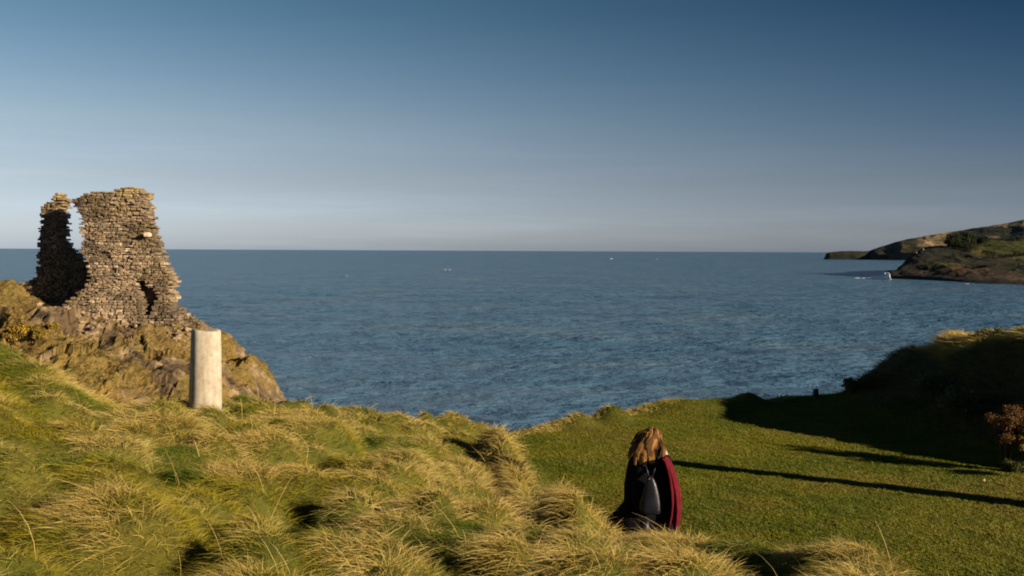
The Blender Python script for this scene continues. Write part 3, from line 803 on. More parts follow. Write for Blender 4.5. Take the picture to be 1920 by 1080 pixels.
# surf breaking on the headland's tip, foam along its foot, a few whitecaps
def foam():
    VV = []; FF = []; n = 0; r = np.random.default_rng(5)
    def patch(x, y, sx, sy, h, seed, nu=26, nv=14):
        nonlocal n
        u, v = np.meshgrid(np.linspace(-1, 1, nu), np.linspace(-1, 1, nv), indexing='ij')
        m = np.clip(1 - u**2 - v**2, 0, 1)
        z = h * m**.5 * (.25 + 1.5 * fbm(u * 3 + seed, v * 3, seed=seed)) - h * .10 + .12
        VV.append(np.stack([x + u * sx, y + v * sy, z], -1).reshape(-1, 3)); FF.append(grid_faces(nu, nv) + n); n += nu * nv
    def sx_(px, d):
        p = at(px, 474, d); return p.x, p.y
    for px, d, sx, sy, h in ((1622,684,2.6,1.2,.3),(1608,690,2.2,1,.25),
                             (1815,574,1.4,.5,.12),
                             (1145,2300,4.5,14,1.2),(1232,2300,2.5,8,.5),(835,915,1.3,2.0,.3),(843,912,1.0,1.6,.3),(650,690,.8,1.0,.12)):
        x, y = sx_(px, d); patch(x, y, sx, sy, h, int(px))
    u, v = np.meshgrid(np.linspace(0, 1, 90), np.linspace(-1, 1, 30), indexing='ij')
    x0, y0 = sx_(1618, 674); x1, y1 = sx_(1669, 662)
    rag = fbm(u * 7, v * 2.5, seed=700, oct=4)
    z = (.45 + 3.5 * u**1.9) * np.clip(1 - v * v, 0, 1)**.7 * (.25 + 1.5 * rag) * sstep(0, .15, u) * sstep(1.0, .93, u) * 1.15 + .05
    VV.append(np.stack([x0 + (x1 - x0) * u + .8 * (rag - .5), y0 + (y1 - y0) * u + v * (1.2 + 2.2 * u), z], -1).reshape(-1, 3)); FF.append(grid_faces(90, 30) + n)
    o = np_mesh('sea_foam', np.concatenate(VV), np.concatenate(FF), noisy('foam', [(0.3, (.70, .74, .77)), (0.7, (.86, .88, .90))], 1.2, .8, .6, 2.5, .3), smooth=True)
    o['kind'] = 'stuff'; o['label'] = 'white foam of breaking waves and small whitecaps on the sea'; o['category'] = 'foam'
foam()

# ------------------------------------------------------------------ grass
def blades(P, D0, COMB, L, W, C0, C1, seg=3, droop=.75, Nup=None):
    """P roots (n,3); D0 start direction; COMB horizontal direction the tip falls to; L length; W width; colours root, tip"""
    n = len(P); t = np.linspace(0, 1, seg + 1)
    up = np.array([0, 0, 1.0])
    side = np.cross(D0, rng.normal(size=(n, 3)) * .5 + np.array([0.0, -1.0, 0.1])); side /= np.linalg.norm(side, axis=1, keepdims=True) + 1e-9
    V = np.empty((n, 2 * seg + 1, 3)); C = np.empty((n, 2 * seg + 1, 3))
    for i, s in enumerate(t):
        c = P + L[:, None] * (D0 * s + (COMB * droop - up * (.55 * droop)) * (s * s) * .8)
        col = C0 * (1 - s) + C1 * s
        if i < seg:
            w = (W * (1 - .75 * s))[:, None] * .5
            V[:, 2*i] = c - side * w; V[:, 2*i+1] = c + side * w; C[:, 2*i] = col; C[:, 2*i+1] = col
        else:
            V[:, 2*i] = c; C[:, 2*i] = col
    base = (np.arange(n) * (2 * seg + 1))[:, None]
    F = []
    for i in range(seg - 1):
        F += [[2*i, 2*i+1, 2*i+3], [2*i, 2*i+3, 2*i+2]]
    F += [[2*seg-2, 2*seg-1, 2*seg]]
    F = (base[:, None] + np.array(F)[None]).reshape(-1, 3)
    return V.reshape(-1, 3), F, C.reshape(-1, 3)

def in_view(x, y, m=1.5):
    h = (y * 960 / F_PX) + m
    return (np.abs(x) < h) & (y > 3.2)

def scatter(n, x0, x1, y0, y1, m=1.5):
    x = rng.uniform(x0, x1, n); y = rng.uniform(y0, y1, n); k = in_view(x, y, m); return x[k], y[k]

GREEN = np.array([.092, .135, .005]); OLIVE = np.array([.245, .205, .010]); BLOND = np.array([.66, .46, .135]); STRAW = np.array([.80, .60, .25]); RUST = np.array([.34, .19, .02])

def bank_grass():
    xs = []; ys = []
    for y0, y1, n in ((3.2, 7, 330000), (7, 11, 320000), (11, 16, 290000), (16, 25, 220000)):
        x, y = scatter(n, -9, 7.5, y0, y1); xs.append(x); ys.append(y)
    x = np.concatenate(xs); y = np.concatenate(ys)
    bk = samp(GBANK, x, y); ed = samp(GEDGE, x, y)
    k = (bk > rng.uniform(.15, .8, len(x))) & (ed < .7 + .3 * rng.random(len(x)))
    # also the ragged lip of the lawn above the cliff
    x2, y2 = scatter(150000, 0, 10.2, 22, 31.5); e2 = samp(GEDGE, x2, y2)
    lip = sstep(-.9, -.1, e2 + .8 * (fbm(x2 * .8, y2 * .8, seed=12) - .5)) * (e2 < .6) * sstep(9.4, 8.0, x2)
    k2 = lip > rng.random(len(x2)) * .9 + .12
    x = np.concatenate([x[k], x2[k2]]); y = np.concatenate([y[k], y2[k2]])
    islip = np.concatenate([np.zeros(k.sum()), np.ones(k2.sum())])
    n = len(x); z = samp(GZ, x, y) - .02
    t, rx, ry, rid = tussock(x, y)
    rad = np.stack([rx, ry, np.zeros(n)], 1)
    wa = 2.0 * math.pi * (.50 + .75 * (fbm(x * .55, y * .55, seed=13, oct=2) - .5))
    wind = np.stack([np.cos(wa), np.sin(wa) * .8, np.zeros(n)], 1)
    comb = rad * 1.0 + wind * .65 + rng.normal(0, .58, (n, 3)) * np.array([1, 1, .2])
    comb /= np.linalg.norm(comb, axis=1, keepdims=True) + .15
    d0 = np.array([0, 0, 1.0]) * .62 + comb * .42 + rng.normal(0, .33, (n, 3))
    d0 /= np.linalg.norm(d0, axis=1, keepdims=True)
    patch = fbm(x * .45, y * .45, seed=14, oct=3); fine = fbm(x * 2.6, y * 2.6, seed=15, oct=4, gain=.65)
    dry = sstep(.58, .84, .30 * rid + .55 * patch + .55 * t + .95 * (fine - .5))
    d, side = seg_dist(x, y, RIDGE)
    onr = np.exp(-(d / .38)**2) * (1 - islip)
    dry = np.clip(np.maximum(dry, onr * 1.0), 0, 1)
    dry = np.where(islip > 0, np.clip(.25 + .9 * sstep(5.2, 2.2, x) * sstep(.4, .6, patch + .1), 0, 1), dry)
    dry = np.clip(dry + rng.normal(0, .11, n), 0, 1)[:, None]
    g = rng.random((n, 1))
    lush = sstep(.42, .66, fbm(x * .9 + 9, y * .9, seed=16, oct=4))[:, None]
    green = (GREEN * lush + OLIVE * (1 - lush)) * (.86 + .28 * g)
    root = green * (1 - dry * .55) + (OLIVE * .6 + RUST * .4) * dry * .55
    tip = (green * 1.15) * (1 - dry) + (BLOND * (1 - g) + STRAW * g) * dry
    L = (.070 + .075 * rng.random(n)**1.5) * (.78 + .50 * t + .38 * dry[:, 0]) * np.where(islip > 0, 1.25, 1) * (1 + .55 * onr)
    dist = np.sqrt(x * x + y * y)
    W = (.0021 + .00036 * dist) * rng.uniform(.6, 1.5, n)
    V, F, C = blades(np.stack([x, y, z], 1), d0, comb, L, W, root, tip, 3, .9)
    # sparse tall bent stems
    m = 420
    xs, ys = scatter(m * 3, -8, 6.5, 3.6, 24)
    bk = samp(GBANK, xs, ys); ed = samp(GEDGE, xs, ys); kk = (bk > .6) & (ed < .1) & (fbm(xs * .8, ys * .8, seed=18) > .46)
    xs, ys = xs[kk][:m], ys[kk][:m]; m = len(xs)
    cb = np.stack([-np.ones(m), rng.normal(0, .4, m), np.zeros(m)], 1); cb[:, 0] += rng.normal(0, .5, m)
    dd = np.array([0, 0, 1.0]) + rng.normal(0, .22, (m, 3)) + cb * .25; dd /= np.linalg.norm(dd, axis=1, keepdims=True)
    dist = np.sqrt(xs * xs + ys * ys)
    V2, F2, C2 = blades(np.stack([xs, ys, samp(GZ, xs, ys)], 1), dd, cb, rng.uniform(.22, .5, m), (.0018 + .0003 * dist), np.tile(BLOND * .8, (m, 1)), np.tile(STRAW * 1.1, (m, 1)), 4, .4)
    F2 = F2 + len(V)
    o = np_mesh('tussock_grass', np.concatenate([V, V2]), np.concatenate([F, F2]), M_GRASS, col=np.concatenate([C, C2]))
    o['kind'] = 'stuff'; o['label'] = 'long windswept green and straw coloured tussock grass on the bank'; o['category'] = 'grass'
bank_grass()

def lawn_grass():
    x, y = scatter(1250000, -.5, 18, 6.5, 31, 5.5)
    bk = samp(GBANK, x, y); ed = samp(GEDGE, x, y); mo = samp(GMOUND, x, y)
    k = (bk < .6) & (ed < .15) & (mo < .5) & (rng.random(len(x)) < np.clip(1.3 - y * .022, .4, 1))
    x, y = x[k], y[k]; n = len(x); z = samp(GZ, x, y) - .006
    comb = np.stack([-.6 + rng.normal(0, .6, n), rng.normal(0, .6, n), np.zeros(n)], 1)
    d0 = np.array([0, 0, 1.0]) + comb * .55 + rng.normal(0, .35, (n, 3)); d0 /= np.linalg.norm(d0, axis=1, keepdims=True)
    p = fbm(x * .9, y * 1.3, seed=24, oct=4); p2 = fbm(x * 4, y * 4, seed=25, oct=3)
    p = sstep(.3, .7, p)
    c = np.array([.100, .128, .002]) * (1 - p[:, None]) + np.array([.17, .168, .004]) * p[:, None]
    worn = sstep(.56, .70, fbm(x * .45, y * .6, seed=29, oct=4))[:, None]
    c = c * (1 - .55 * worn) + np.array([.21, .165, .02]) * .55 * worn
    dead = (rng.random(n) < .05 + .30 * sstep(.56, .72, p2))[:, None]
    c = np.where(dead, np.array([.22, .17, .035]), c) * rng.uniform(.85, 1.18, (n, 1))
    L = (.03 + .035 * rng.random(n)) * (.7 + .6 * sstep(.35, .65, p2))
    V, F, C = blades(np.stack([x, y, z], 1), d0, comb, L, rng.uniform(.009, .018, n), c * .9, c * 1.1, 2, .6)
    o = np_mesh('lawn_grass', V, F, M_GRASS, col=C)
    o['kind'] = 'stuff'; o['label'] = 'short cropped green turf of the flat clifftop lawn'; o['category'] = 'grass'
lawn_grass()

def mound_scrub():
    x, y = scatter(260000, 8.5, 20, 13, 33)
    mo = samp(GMOUND, x, y); ed = samp(GEDGE, x, y); k = (mo > .04 + .4 * rng.random(len(x))) & (ed < .8)
    x, y = x[k], y[k]; n = len(x); z = samp(GZ, x, y) - .02
    comb = np.stack([-.7 + rng.normal(0, .5, n), rng.normal(0, .5, n), np.zeros(n)], 1)
    d0 = np.array([0, 0, 1.0]) + comb * .5 + rng.normal(0, .3, (n, 3)); d0 /= np.linalg.norm(d0, axis=1, keepdims=True)
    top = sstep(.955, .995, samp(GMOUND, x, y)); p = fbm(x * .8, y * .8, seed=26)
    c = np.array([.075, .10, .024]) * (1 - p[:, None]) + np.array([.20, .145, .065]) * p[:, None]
    ct = np.array([.24, .21, .015]) * (1 - p[:, None]) + np.array([.62, .44, .15]) * p[:, None]  # golden crest colour paints the sunlit rim into the grass
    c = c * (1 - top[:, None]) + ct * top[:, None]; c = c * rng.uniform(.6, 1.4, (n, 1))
    L = (.10 + .22 * rng.random(n)) * (.6 + .8 * p) * (1 + .5 * top * (fbm(x * 2, y * 2, seed=28) > .5))
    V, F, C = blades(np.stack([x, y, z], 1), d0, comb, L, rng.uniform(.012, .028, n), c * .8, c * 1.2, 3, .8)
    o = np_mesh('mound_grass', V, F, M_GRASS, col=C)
    o['kind'] = 'stuff'; o['label'] = 'coarse dark grass covering the shaded mound, with sunlight painted paler along its crest'; o['category'] = 'grass'
mound_scrub()

def cliff_grass():
    n = 45000
    i = rng.integers(0, len(rx_) - 1, n * 3); j = rng.integers(0, len(ry_) - 1, n * 3)
    k = (vegm[i, j] > .25 + .5 * rng.random(n * 3)) & (RV[i, j, 2] > 7) & (RYY[i, j] < 56)
    i, j = i[k][:n], j[k][:n]; n = len(i)
    P = RV[i, j] + rng.uniform(-.07, .07, (n, 3)) - np.array([0, 0, .03])
    comb = nrm[i, j] * np.array([1, 1, 0]) + np.stack([-.4 + rng.normal(0, .3, n), rng.normal(0, .3, n), np.zeros(n)], 1)
    d0 = nrm[i, j] * .5 + np.array([0, 0, .7]) + rng.normal(0, .25, (n, 3)); d0 /= np.linalg.norm(d0, axis=1, keepdims=True)
    p = fbm(P[:, 0] * .6, P[:, 1] * .6, P[:, 2] * .6, seed=27)[:, None]
    pp = sstep(.4, .62, p)
    c = (np.array([.10, .09, .018]) * (1 - pp) + np.array([.25, .155, .04]) * pp) * rng.uniform(.7, 1.3, (n, 1))
    V, F, C = blades(P, d0, comb, rng.uniform(.08, .24, n), rng.uniform(.02, .045, n), c * .85, c * 1.1, 2, .8)
    o = np_mesh('cliff_grass', V, F, M_GRASS, col=C)
    o['kind'] = 'stuff'; o['label'] = 'ochre and olive grass growing in patches over the rock outcrop'; o['category'] = 'grass'
cliff_grass()

# ------------------------------------------------------------------ gorse and shrubs
def shrub(loc, w, h, n, size, pal, seed, name, label, cat, group=None, stems=7, flower=None, open_=.3):
    r = random.Random(seed)
    t = thing(name, loc, label, cat, group)
    b = bmesh.new(); cs = []; rs = []
    for k in range(stems):
        a = r.uniform(0, 6.28); q = r.uniform(.2, 1) * w * .5; z = h * r.uniform(.55, .95)
        e = (math.cos(a) * q, math.sin(a) * q, z)
        tube_bm(b, [(math.cos(a)*.05, math.sin(a)*.05, -.08), (e[0]*.45, e[1]*.45, z*.5), e], [h*.02, h*.013, h*.005], 5)
        for _ in range(3):
            f = (e[0] + r.uniform(-.2,.2)*w, e[1] + r.uniform(-.2,.2)*w, z * r.uniform(.75, 1.12)); tube_bm(b, [(e[0]*.6, e[1]*.6, z*.62), f], [h*.008, h*.003], 4)
            cs.append(f); rs.append(w * r.uniform(.08, .17))
        cs.append(e); rs.append(w * r.uniform(.15, .24))
    bm_obj('branches', b, M_BARK, t)
    V, F, C = leaf_cloud(cs, rs, n, size, seed, pal, .9, open_)
    np_mesh('foliage', V, F, M_LEAF, t, C)
    if flower:
        V, F, C = leaf_cloud(cs, [q * 1.08 for q in rs], n // 2, size * .8, seed + 1, flower, .9, .8)
        np_mesh('blossom', V, F, M_LEAF, t, C)
    return t
BROWN = [(.07,.036,.014),(.135,.068,.023),(.22,.115,.038)]
p = at(1884, 880, 19.8)
shrub((p.x, p.y, gz(p.x, p.y)), .76, 1.26, 6200, .034, BROWN, 41, 'dead_shrub', 'rust brown dead shrub standing at the foot of the dark mound', 'shrub', None, 15)
p = at(1948, 880, 19.5)
shrub((p.x, p.y, gz(p.x, p.y)), .8, .95, 3500, .05, [(.10,.07,.015),(.22,.14,.03),(.33,.20,.04)], 42, 'yellow_shrub', 'yellowish shrub at the right edge beside the rust brown dead shrub', 'shrub', None, 9)
p = at(1885, 893, 19.3)
shrub((p.x, p.y, gz(p.x, p.y)), .55, .32, 1800, .045, [(.045,.055,.012),(.10,.10,.02)], 43, 'low_shrub', 'low green tuft of leaves in front of the rust brown dead shrub', 'shrub', None, 6)
for px, py, s, sd, lb in ((1904, 882, .10, 1, 'pale grey stone under the rust brown shrub'), (1912, 876, .075, 2, 'small pale stone half behind the pale grey stone'), (1844, 899, .035, 3, 'tan stone lying alone in the turf')):
    p = at(px, py, 4.3 * F_PX / (py - 474)); o = bm_obj('stone', boulder_bm((s * 1.3, s, s), 60 + sd), M_PALE if sd < 3 else noisy('tan_stone', [(0.3, (.34, .24, .15)), (0.7, (.45, .33, .22))], 5))
    o.location = (p.x, p.y, gz(p.x, p.y) + s * .5); tag(o, lb, 'stone')
# dark scrub on the mound
mpal = [(.045,.06,.02),(.09,.105,.032),(.17,.13,.05)]
for i, (px, d, w, h, lb) in enumerate(((1862, 28.5, 1.0, .34, 'dark bush where the mound steps up to its higher part'), (1905, 27, 1.0, .30, 'dark bush on the highest part of the mound near the right edge'),
        (1600, 29.8, .7, .4, 'dark bush low on the seaward slope of the mound'), (1640, 29, .9, .45, 'dark bush halfway up the seaward slope of the mound'),
        (1760, 25, 1.1, .6, 'dark bush in the middle of the shaded mound face'), (1820, 23, 1.2, .7, 'dark bush at the shaded foot of the mound left of the dead shrub'))):
    p = at(px, 640, d); shrub((p.x, p.y, gz(p.x, p.y)), w, h, 2200, .07, mpal, 50 + i, 'scrub_bush', lb, 'bush', 'dark bushes on the mound', 8)
# gorse in flower on the outcrop
for i, (px, py, d, w, h, lb) in enumerate(((38, 628, 45.6, 1.1, .6, 'brightest yellow gorse bush on the left of the rock outcrop'), (22, 632, 45.4, .8, .5, 'ochre gorse bush left of the brightest yellow gorse'),
        (68, 636, 45.2, 1.0, .5, 'ochre gorse bush right of the brightest yellow gorse'), (88, 625, 46, .8, .4, 'small ochre gorse bush beside the bare brown rock'))):
    p = at(px, py, d); z = max(rsamp(RV[..., 2], p.x, p.y), 0)
    fl = [(.50,.27,.02),(.62,.36,.03)] if i == 0 else [(.34,.20,.03),(.45,.28,.05)]
    shrub((p.x, p.y, z - .05), w, h, 1500, .09, [(.12,.10,.02),(.22,.16,.03)], 80 + i, 'gorse_bush', lb, 'gorse', 'gorse on the rock outcrop', 7, fl)

# ------------------------------------------------------------------ concrete pillar
def pillar_mat():
    m, nt, b = mat('weathered_concrete', .85, .2)
    tc = nd(nt, 'ShaderNodeTexCoord')
    n = noise_node(nt, tc.outputs['Object'], 6.5, 9, .72); r = ramp(nt, n.outputs['Fac'], [(.28, (.22, .18, .13)), (.45, (.42, .355, .27)), (.62, (.51, .45, .355)), (.78, (.56, .51, .43))])
    mp = nd(nt, 'ShaderNodeMapping'); mp.inputs['Scale'].default_value = (9, 9, .7); nt.links.new(tc.outputs['Object'], mp.inputs['Vector'])
    st = noise_node(nt, mp.outputs['Vector'], 1, 4, .6); sr = ramp(nt, st.outputs['Fac'], [(.36, (.55, .50, .43)), (.58, (1, 1, 1))])
    mx = nd(nt, 'ShaderNodeMix', data_type='RGBA', blend_type='MULTIPLY'); mx.inputs['Factor'].default_value = .5
    nt.links.new(r.outputs['Color'], mx.inputs['A']); nt.links.new(sr.outputs['Color'], mx.inputs['B']); nt.links.new(mx.outputs['Result'], b.inputs['Base Color'])
    n2 = noise_node(nt, tc.outputs['Object'], 45, 6, .7); bp = nd(nt, 'ShaderNodeBump'); bp.inputs['Strength'].default_value = .5; bp.inputs['Distance'].default_value = .008
    nt.links.new(n2.outputs['Fac'], bp.inputs['Height']); nt.links.new(bp.outputs['Normal'], b.inputs['Normal'])
    return m
pp = at(385, 764, 15.4)
PZ = pp.z
bm = bmesh.new()
NS = 48; rings = []
for z, s in ((-.5, 1.03), (0, 1.0), (.3, .975), (.6, .945), (.9, .915), (1.10, .895), (1.155, .885), (1.185, .865), (1.20, .82), (1.205, .6)):
    ring = []
    for k in range(NS):
        a = 2 * math.pi * k / NS; c, s_ = math.cos(a), math.sin(a); e = 2 / 2.8
        q = .243 * s
        x = math.copysign(abs(c)**e, c) * q; y = math.copysign(abs(s_)**e, s_) * q
        w = 1 + .012 * math.sin(3 * a + z * 3) + .008 * random.uniform(-1, 1) * (z > 1.1)
        ring.append(bm.verts.new((x * w, y * w, z + (.012 * math.sin(2 * a + 1) if z > 1.05 else 0))))
    rings.append(ring)
for a, b in zip(rings[:-1], rings[1:]):
    for k in range(NS): bm.faces.new((a[k], a[(k+1) % NS], b[(k+1) % NS], b[k]))
bm.faces.new(rings[0][::-1]); bm.faces.new(rings[-1])
pil = bm_obj('concrete_pillar', bm, pillar_mat(), smooth=True)
pil.location = (pp.x, pp.y, PZ); pil.rotation_euler = (0, math.radians(.8), math.radians(27))
tag(pil, 'pale tapering concrete pillar standing in the grass at the cliff edge', 'pillar')

# ------------------------------------------------------------------ posts and stalks
M_WOOD = noisy('weathered_wood', [(0.3, (.06, .045, .032)), (0.7, (.14, .11, .08))], 14, .9, .7, 40, .01)
def post(loc, w, h, label, rz=0.0, cat='post', name='wooden_post'):
    b = bmesh.new(); bmesh.ops.create_cube(b, size=1)
    for v in b.verts:
        s = .92 if v.co.z > 0 else 1
        v.co = Vector((v.co.x * w * s, v.co.y * w * .8 * s, (v.co.z + .5) * (h + .35) - .35 + (v.co.x * .12 * w if v.co.z > 0 else 0)))
    bmesh.ops.bevel(b, geom=b.edges[:], offset=w * .08, segments=2, affect='EDGES')
    o = bm_obj(name, b, M_WOOD); o.location = loc; o.rotation_euler = (0, math.radians(2), rz)
    return tag(o, label, cat)
p = at(1529, 743, 29.4)
post((p.x, p.y, gz(p.x, p.y)), .15, .27, 'short dark wooden post at the cliff edge left of the mound', .3)
post((9.40, 16.65, gz(9.40, 16.65)), .46, 2.0, 'stout weathered wooden post added unseen beyond the right edge to throw the long shadow', .5)  # unseen caster added for the long shadow, sized to suit its band
bm = bmesh.new(); 
for dx, hx, tx in ((0, .30, .01), (.06, .22, .09), (.10, .27, .17)):
    tube_bm(bm, [(dx*.3, 0, -.1), (dx*.6, 0, hx*.5), (tx, .02, hx)], [.012, .010, .006], 5)
    for k in range(6): tube_bm(bm, [(dx*.6+(tx-dx*.6)*k/6, .01, hx*(.5+.5*k/6)), (dx*.6+(tx-dx*.6)*k/6+random.uniform(-.05,.05), random.uniform(-.04,.04), hx*(.56+.5*k/6))], [.006, .004], 4)
p = at(1786, 630, 27.6)
stalk = bm_obj('dry_stalks', bm, M_BARK); stalk.location = (p.x, p.y, gz(p.x, p.y))
tag(stalk, 'thin dry stalks standing up from the sunlit crest of the mound', 'plant')

# ------------------------------------------------------------------ the walker, seen from behind
def cloth_mat(name, c0, c1, rough=.9, sheen=.02):
    m = noisy(name, [(0.3, c0), (0.7, c1)], 9, rough, .4, 160, .003)
    m.node_tree.nodes['Principled BSDF'].inputs['Sheen Weight'].default_value = sheen
    m.node_tree.nodes['Principled BSDF'].inputs['Specular IOR Level'].default_value = .06
    return m
W_D = 14.7
wp = at(1222, 940, W_D)
wz = gz(wp.x, wp.y)
ppl = thing('person', (wp.x, wp.y, wz), 'woman seen from behind in dark coat and red shawl with long windblown auburn hair', 'person', rz=math.radians(-8))
ZT = at(1222, 800, W_D).z - wz       # height of the hair's top above her feet
def zz(py): return ZT - (py - 800) / F_PX * W_D
def xx(px): return (px - 1222) / F_PX * W_D
K = ZT / 1.70
def body_mesh():
    me = bpy.data.meshes.new('body_skeleton'); bm = bmesh.new(); sk = bm.verts.layers.skin.verify()
    def v(x, y, z, r, root=False):
        q = bm.verts.new((x * K, y * K, z * K)); q[sk].radius = (r * K, r * K) if not isinstance(r, tuple) else (r[0] * K, r[1] * K); q[sk].use_root = root; return q
    def ch(a, *bs):
        for b in bs: bm.edges.new((a, b)); a = b
        return a
    pel = v(0, 0, .92, (.16, .12), True); wai = v(0, .01, 1.08, (.13, .10)); che = v(0, .02, 1.26, (.16, .11)); nek = v(0, .04, 1.40, .058); hd = v(0, .07, 1.48, .055)
    ch(pel, wai, che, nek, hd)
    for s in (-1, 1):
        hip = v(s * .09, 0, .84, .095); kn = v(s * .09, .05 if s > 0 else -.06, .48, .062); an = v(s * .09, .05 if s > 0 else -.22, .10 if s > 0 else .14, .040); to = v(s * .10, .20 if s > 0 else -.10, .04 if s > 0 else .04, .034)
        ch(pel, hip, kn, an, to)
        sh = v(s * .17, .02, 1.34, .062); el = v(s * .26, .06, 1.08, .046); wr = v(s * .10, .25, 1.06, .030); pm = v(s * .04, .29, 1.08, (.038, .020))
        ch(che, sh, el, wr, pm)
        for i, (dz, ln) in enumerate(((.03, .075), (.011, .085), (-.009, .08), (-.028, .062))):
            f1 = v(s * .03, .30, 1.085 + dz, .0095); f2 = v(s * .03 - s * .02, .335, 1.085 + dz * 1.1, .0090); f3 = v(s * .03 - s * ln * .7, .33, 1.08 + dz * 1.1, .0075)
            ch(pm, f1, f2, f3)
        t1 = v(s * .055, .285, 1.115, .011); t2 = v(s * .03, .29, 1.145, .009); ch(wr, t1, t2)
    bm.to_mesh(me); bm.free()
    tmp = bpy.data.objects.new('body_skeleton', me); COL.objects.link(tmp)
    m = tmp.modifiers.new('skin', 'SKIN'); tmp.modifiers.new('sub', 'SUBSURF').levels = 2
    dg = bpy.context.evaluated_depsgraph_get(); ev = tmp.evaluated_get(dg); out = bpy.data.meshes.new_from_object(ev)
    bpy.data.objects.remove(tmp); bpy.data.meshes.remove(me)
    b = bmesh.new(); b.from_mesh(out); bpy.data.meshes.remove(out)
    # head: shaped sphere with brow, nose, mouth, chin and ears
    hb = bmesh.new(); bmesh.ops.create_uvsphere(hb, u_segments=48, v_segments=36, radius=1)
    for q in hb.verts:
        x, y, z = q.co
        X = x * .073; Y = y * .094; Z = z * .115
        if z < 0: X *= 1 - .30 * (-z)**1.5; Y = Y * (1 - .12 * -z) + .012 * (-z)
        g = lambda cx, cz, sx, sz: math.exp(-((X - cx) / sx)**2 - ((Z - cz) / sz)**2) if y > 0 else 0
        Y += .022 * g(0, -.022, .010, .018) + .010 * g(0, .0, .008, .02) - .010 * g(.030, .004, .014, .010) - .010 * g(-.030, .004, .014, .010) + .006 * g(0, .024, .045, .010)
        Y += .007 * g(0, -.058, .020, .007) - .004 * g(0, -.058, .022, .002) + .008 * g(0, -.092, .018, .012)
        e = math.exp(-((Y + .005) / .016)**2 - ((Z + .008) / .026)**2); X += math.copysign(.014 * e, x)
        q.co = (X * K, (Y + .075) * K, (Z + 1.565) * K)
    hm = bpy.data.meshes.new('h'); hb.to_mesh(hm); hb.free(); b.from_mesh(hm); bpy.data.meshes.remove(hm)
    return b
M_SKIN = noisy('skin', [(0.3, (.50, .31, .22)), (0.7, (.58, .38, .28))], 8, .55, .1, 60, .001)
body = bm_obj('body', body_mesh(), M_SKIN, ppl, True)
rm = body.modifiers.new('one_surface', 'REMESH'); rm.mode = 'VOXEL'; rm.voxel_size = .006; rm.use_smooth_shade = True
for s in (-1, 1):
    b = bmesh.new(); bmesh.ops.create_uvsphere(b, u_segments=12, v_segments=8, radius=.0115 * K)
    o = bm_obj('eye', b, noisy('eye', [(0.4, (.5, .5, .48)), (0.6, (.6, .6, .58))], 5, .2), ppl, True); o.location = (s * .030 * K, (.075 + .079) * K, 1.569 * K)

def loft_cloth(name, rows, m, parent, n=72, folds=9, famp=.02, seed=0, close=True, thick=.012, a0=0.0, a1=2 * math.pi, hem=.0):
    """rows: (z, cx, cy, rx, ry) from top to hem ; swept rings with folds deepening to the hem"""
    b = bmesh.new(); rings = []; r = random.Random(seed); ph = [r.uniform(0, 6.28) for _ in range(4)]
    N = len(rows); M = 40
    for j in range(M):
        t = j / (M - 1) * (N - 1); i = min(int(t), N - 2); f = t - i
        z, cx, cy, rx, ry = [rows[i][k] * (1 - f) + rows[i+1][k] * f for k in range(5)]
        d = j / (M - 1); ring = []
        for k in range(n + (0 if close else 1)):
            a = a0 + (a1 - a0) * k / n
            w = 1 + famp * d / max(rx, .05) * (math.sin(folds * a + ph[0] + 1.5 * d) + .6 * math.sin((folds * 1.7) * a + ph[1] - 2 * d)) * .6
            ring.append(b.verts.new((cx + math.cos(a) * rx * w, cy + math.sin(a) * ry * w, z + hem * d * math.sin(3 * a + ph[2]) + .01 * d * math.sin(folds * a + ph[3]))))
        rings.append(ring)
    for p_, q_ in zip(rings[:-1], rings[1:]):
        L = len(p_)
        for k in range(L if close else L - 1): b.faces.new((p_[k], p_[(k+1) % L], q_[(k+1) % L], q_[k]))
    o = bm_obj(name, b, m, parent, True)
    s = o.modifiers.new('cloth_thickness', 'SOLIDIFY'); s.thickness = thick; s.offset = -1
    return o
M_COAT = cloth_mat('black_wool', (.006, .006, .008), (.011, .011, .014))
M_SKIRT = cloth_mat('dark_skirt', (.006, .005, .007), (.012, .009, .011))
M_RED = cloth_mat('red_wool', (.075, .006, .012), (.15, .011, .021))
M_LEATHER = noisy('black_leather', [(0.3, (.007, .007, .013)), (0.7, (.013, .013, .021))], 6, .40, .5, 40, .006, spec=.35)
def row(py, l, r_, dep, cy=0.0): return (zz(py), (xx(l) + xx(r_)) / 2, cy, (xx(r_) - xx(l)) / 2, dep)
coat = loft_cloth('coat', [row(838,1212,1238,.065,.04), row(846,1197,1247,.105,.03), row(856,1185,1256,.145,.02), row(880,1174,1261,.185,.02), row(910,1170,1264,.205,.01), row(938,1170,1264,.215,0), row(962,1164,1262,.225,0), row(985,1166,1260,.23,0)],
                  M_COAT, ppl, folds=7, famp=.018, seed=3)
skirt = loft_cloth('skirt', [row(915,1178,1262,.17), row(938,1172,1262,.21,.0), row(956,1158,1262,.24,.02), row(972,1142,1262,.27,.03), row(985,1138,1262,.29,.03), row(1004,1150,1260,.29,.03)], M_SKIRT, ppl, folds=8, famp=.03, seed=4, hem=.02)
# sleeves
for s, pts in ((-1, [(1193,854,.02),(1180,885,.06),(1183,912,.15),(1206,908,.26)]), (1, [(1244,856,.03),(1250,885,.08),(1248,912,.16),(1234,908,.26)])):
    b = bmesh.new(); tube_bm(b, [(xx(a), y, zz(q)) for a, q, y in pts], [.085, .082, .07, .055], 14)
    o = bm_obj('sleeve', b, M_COAT, ppl, True); o.modifiers.new('soft', 'SUBSURF').levels = 2; o.modifiers['soft'].render_levels = 2
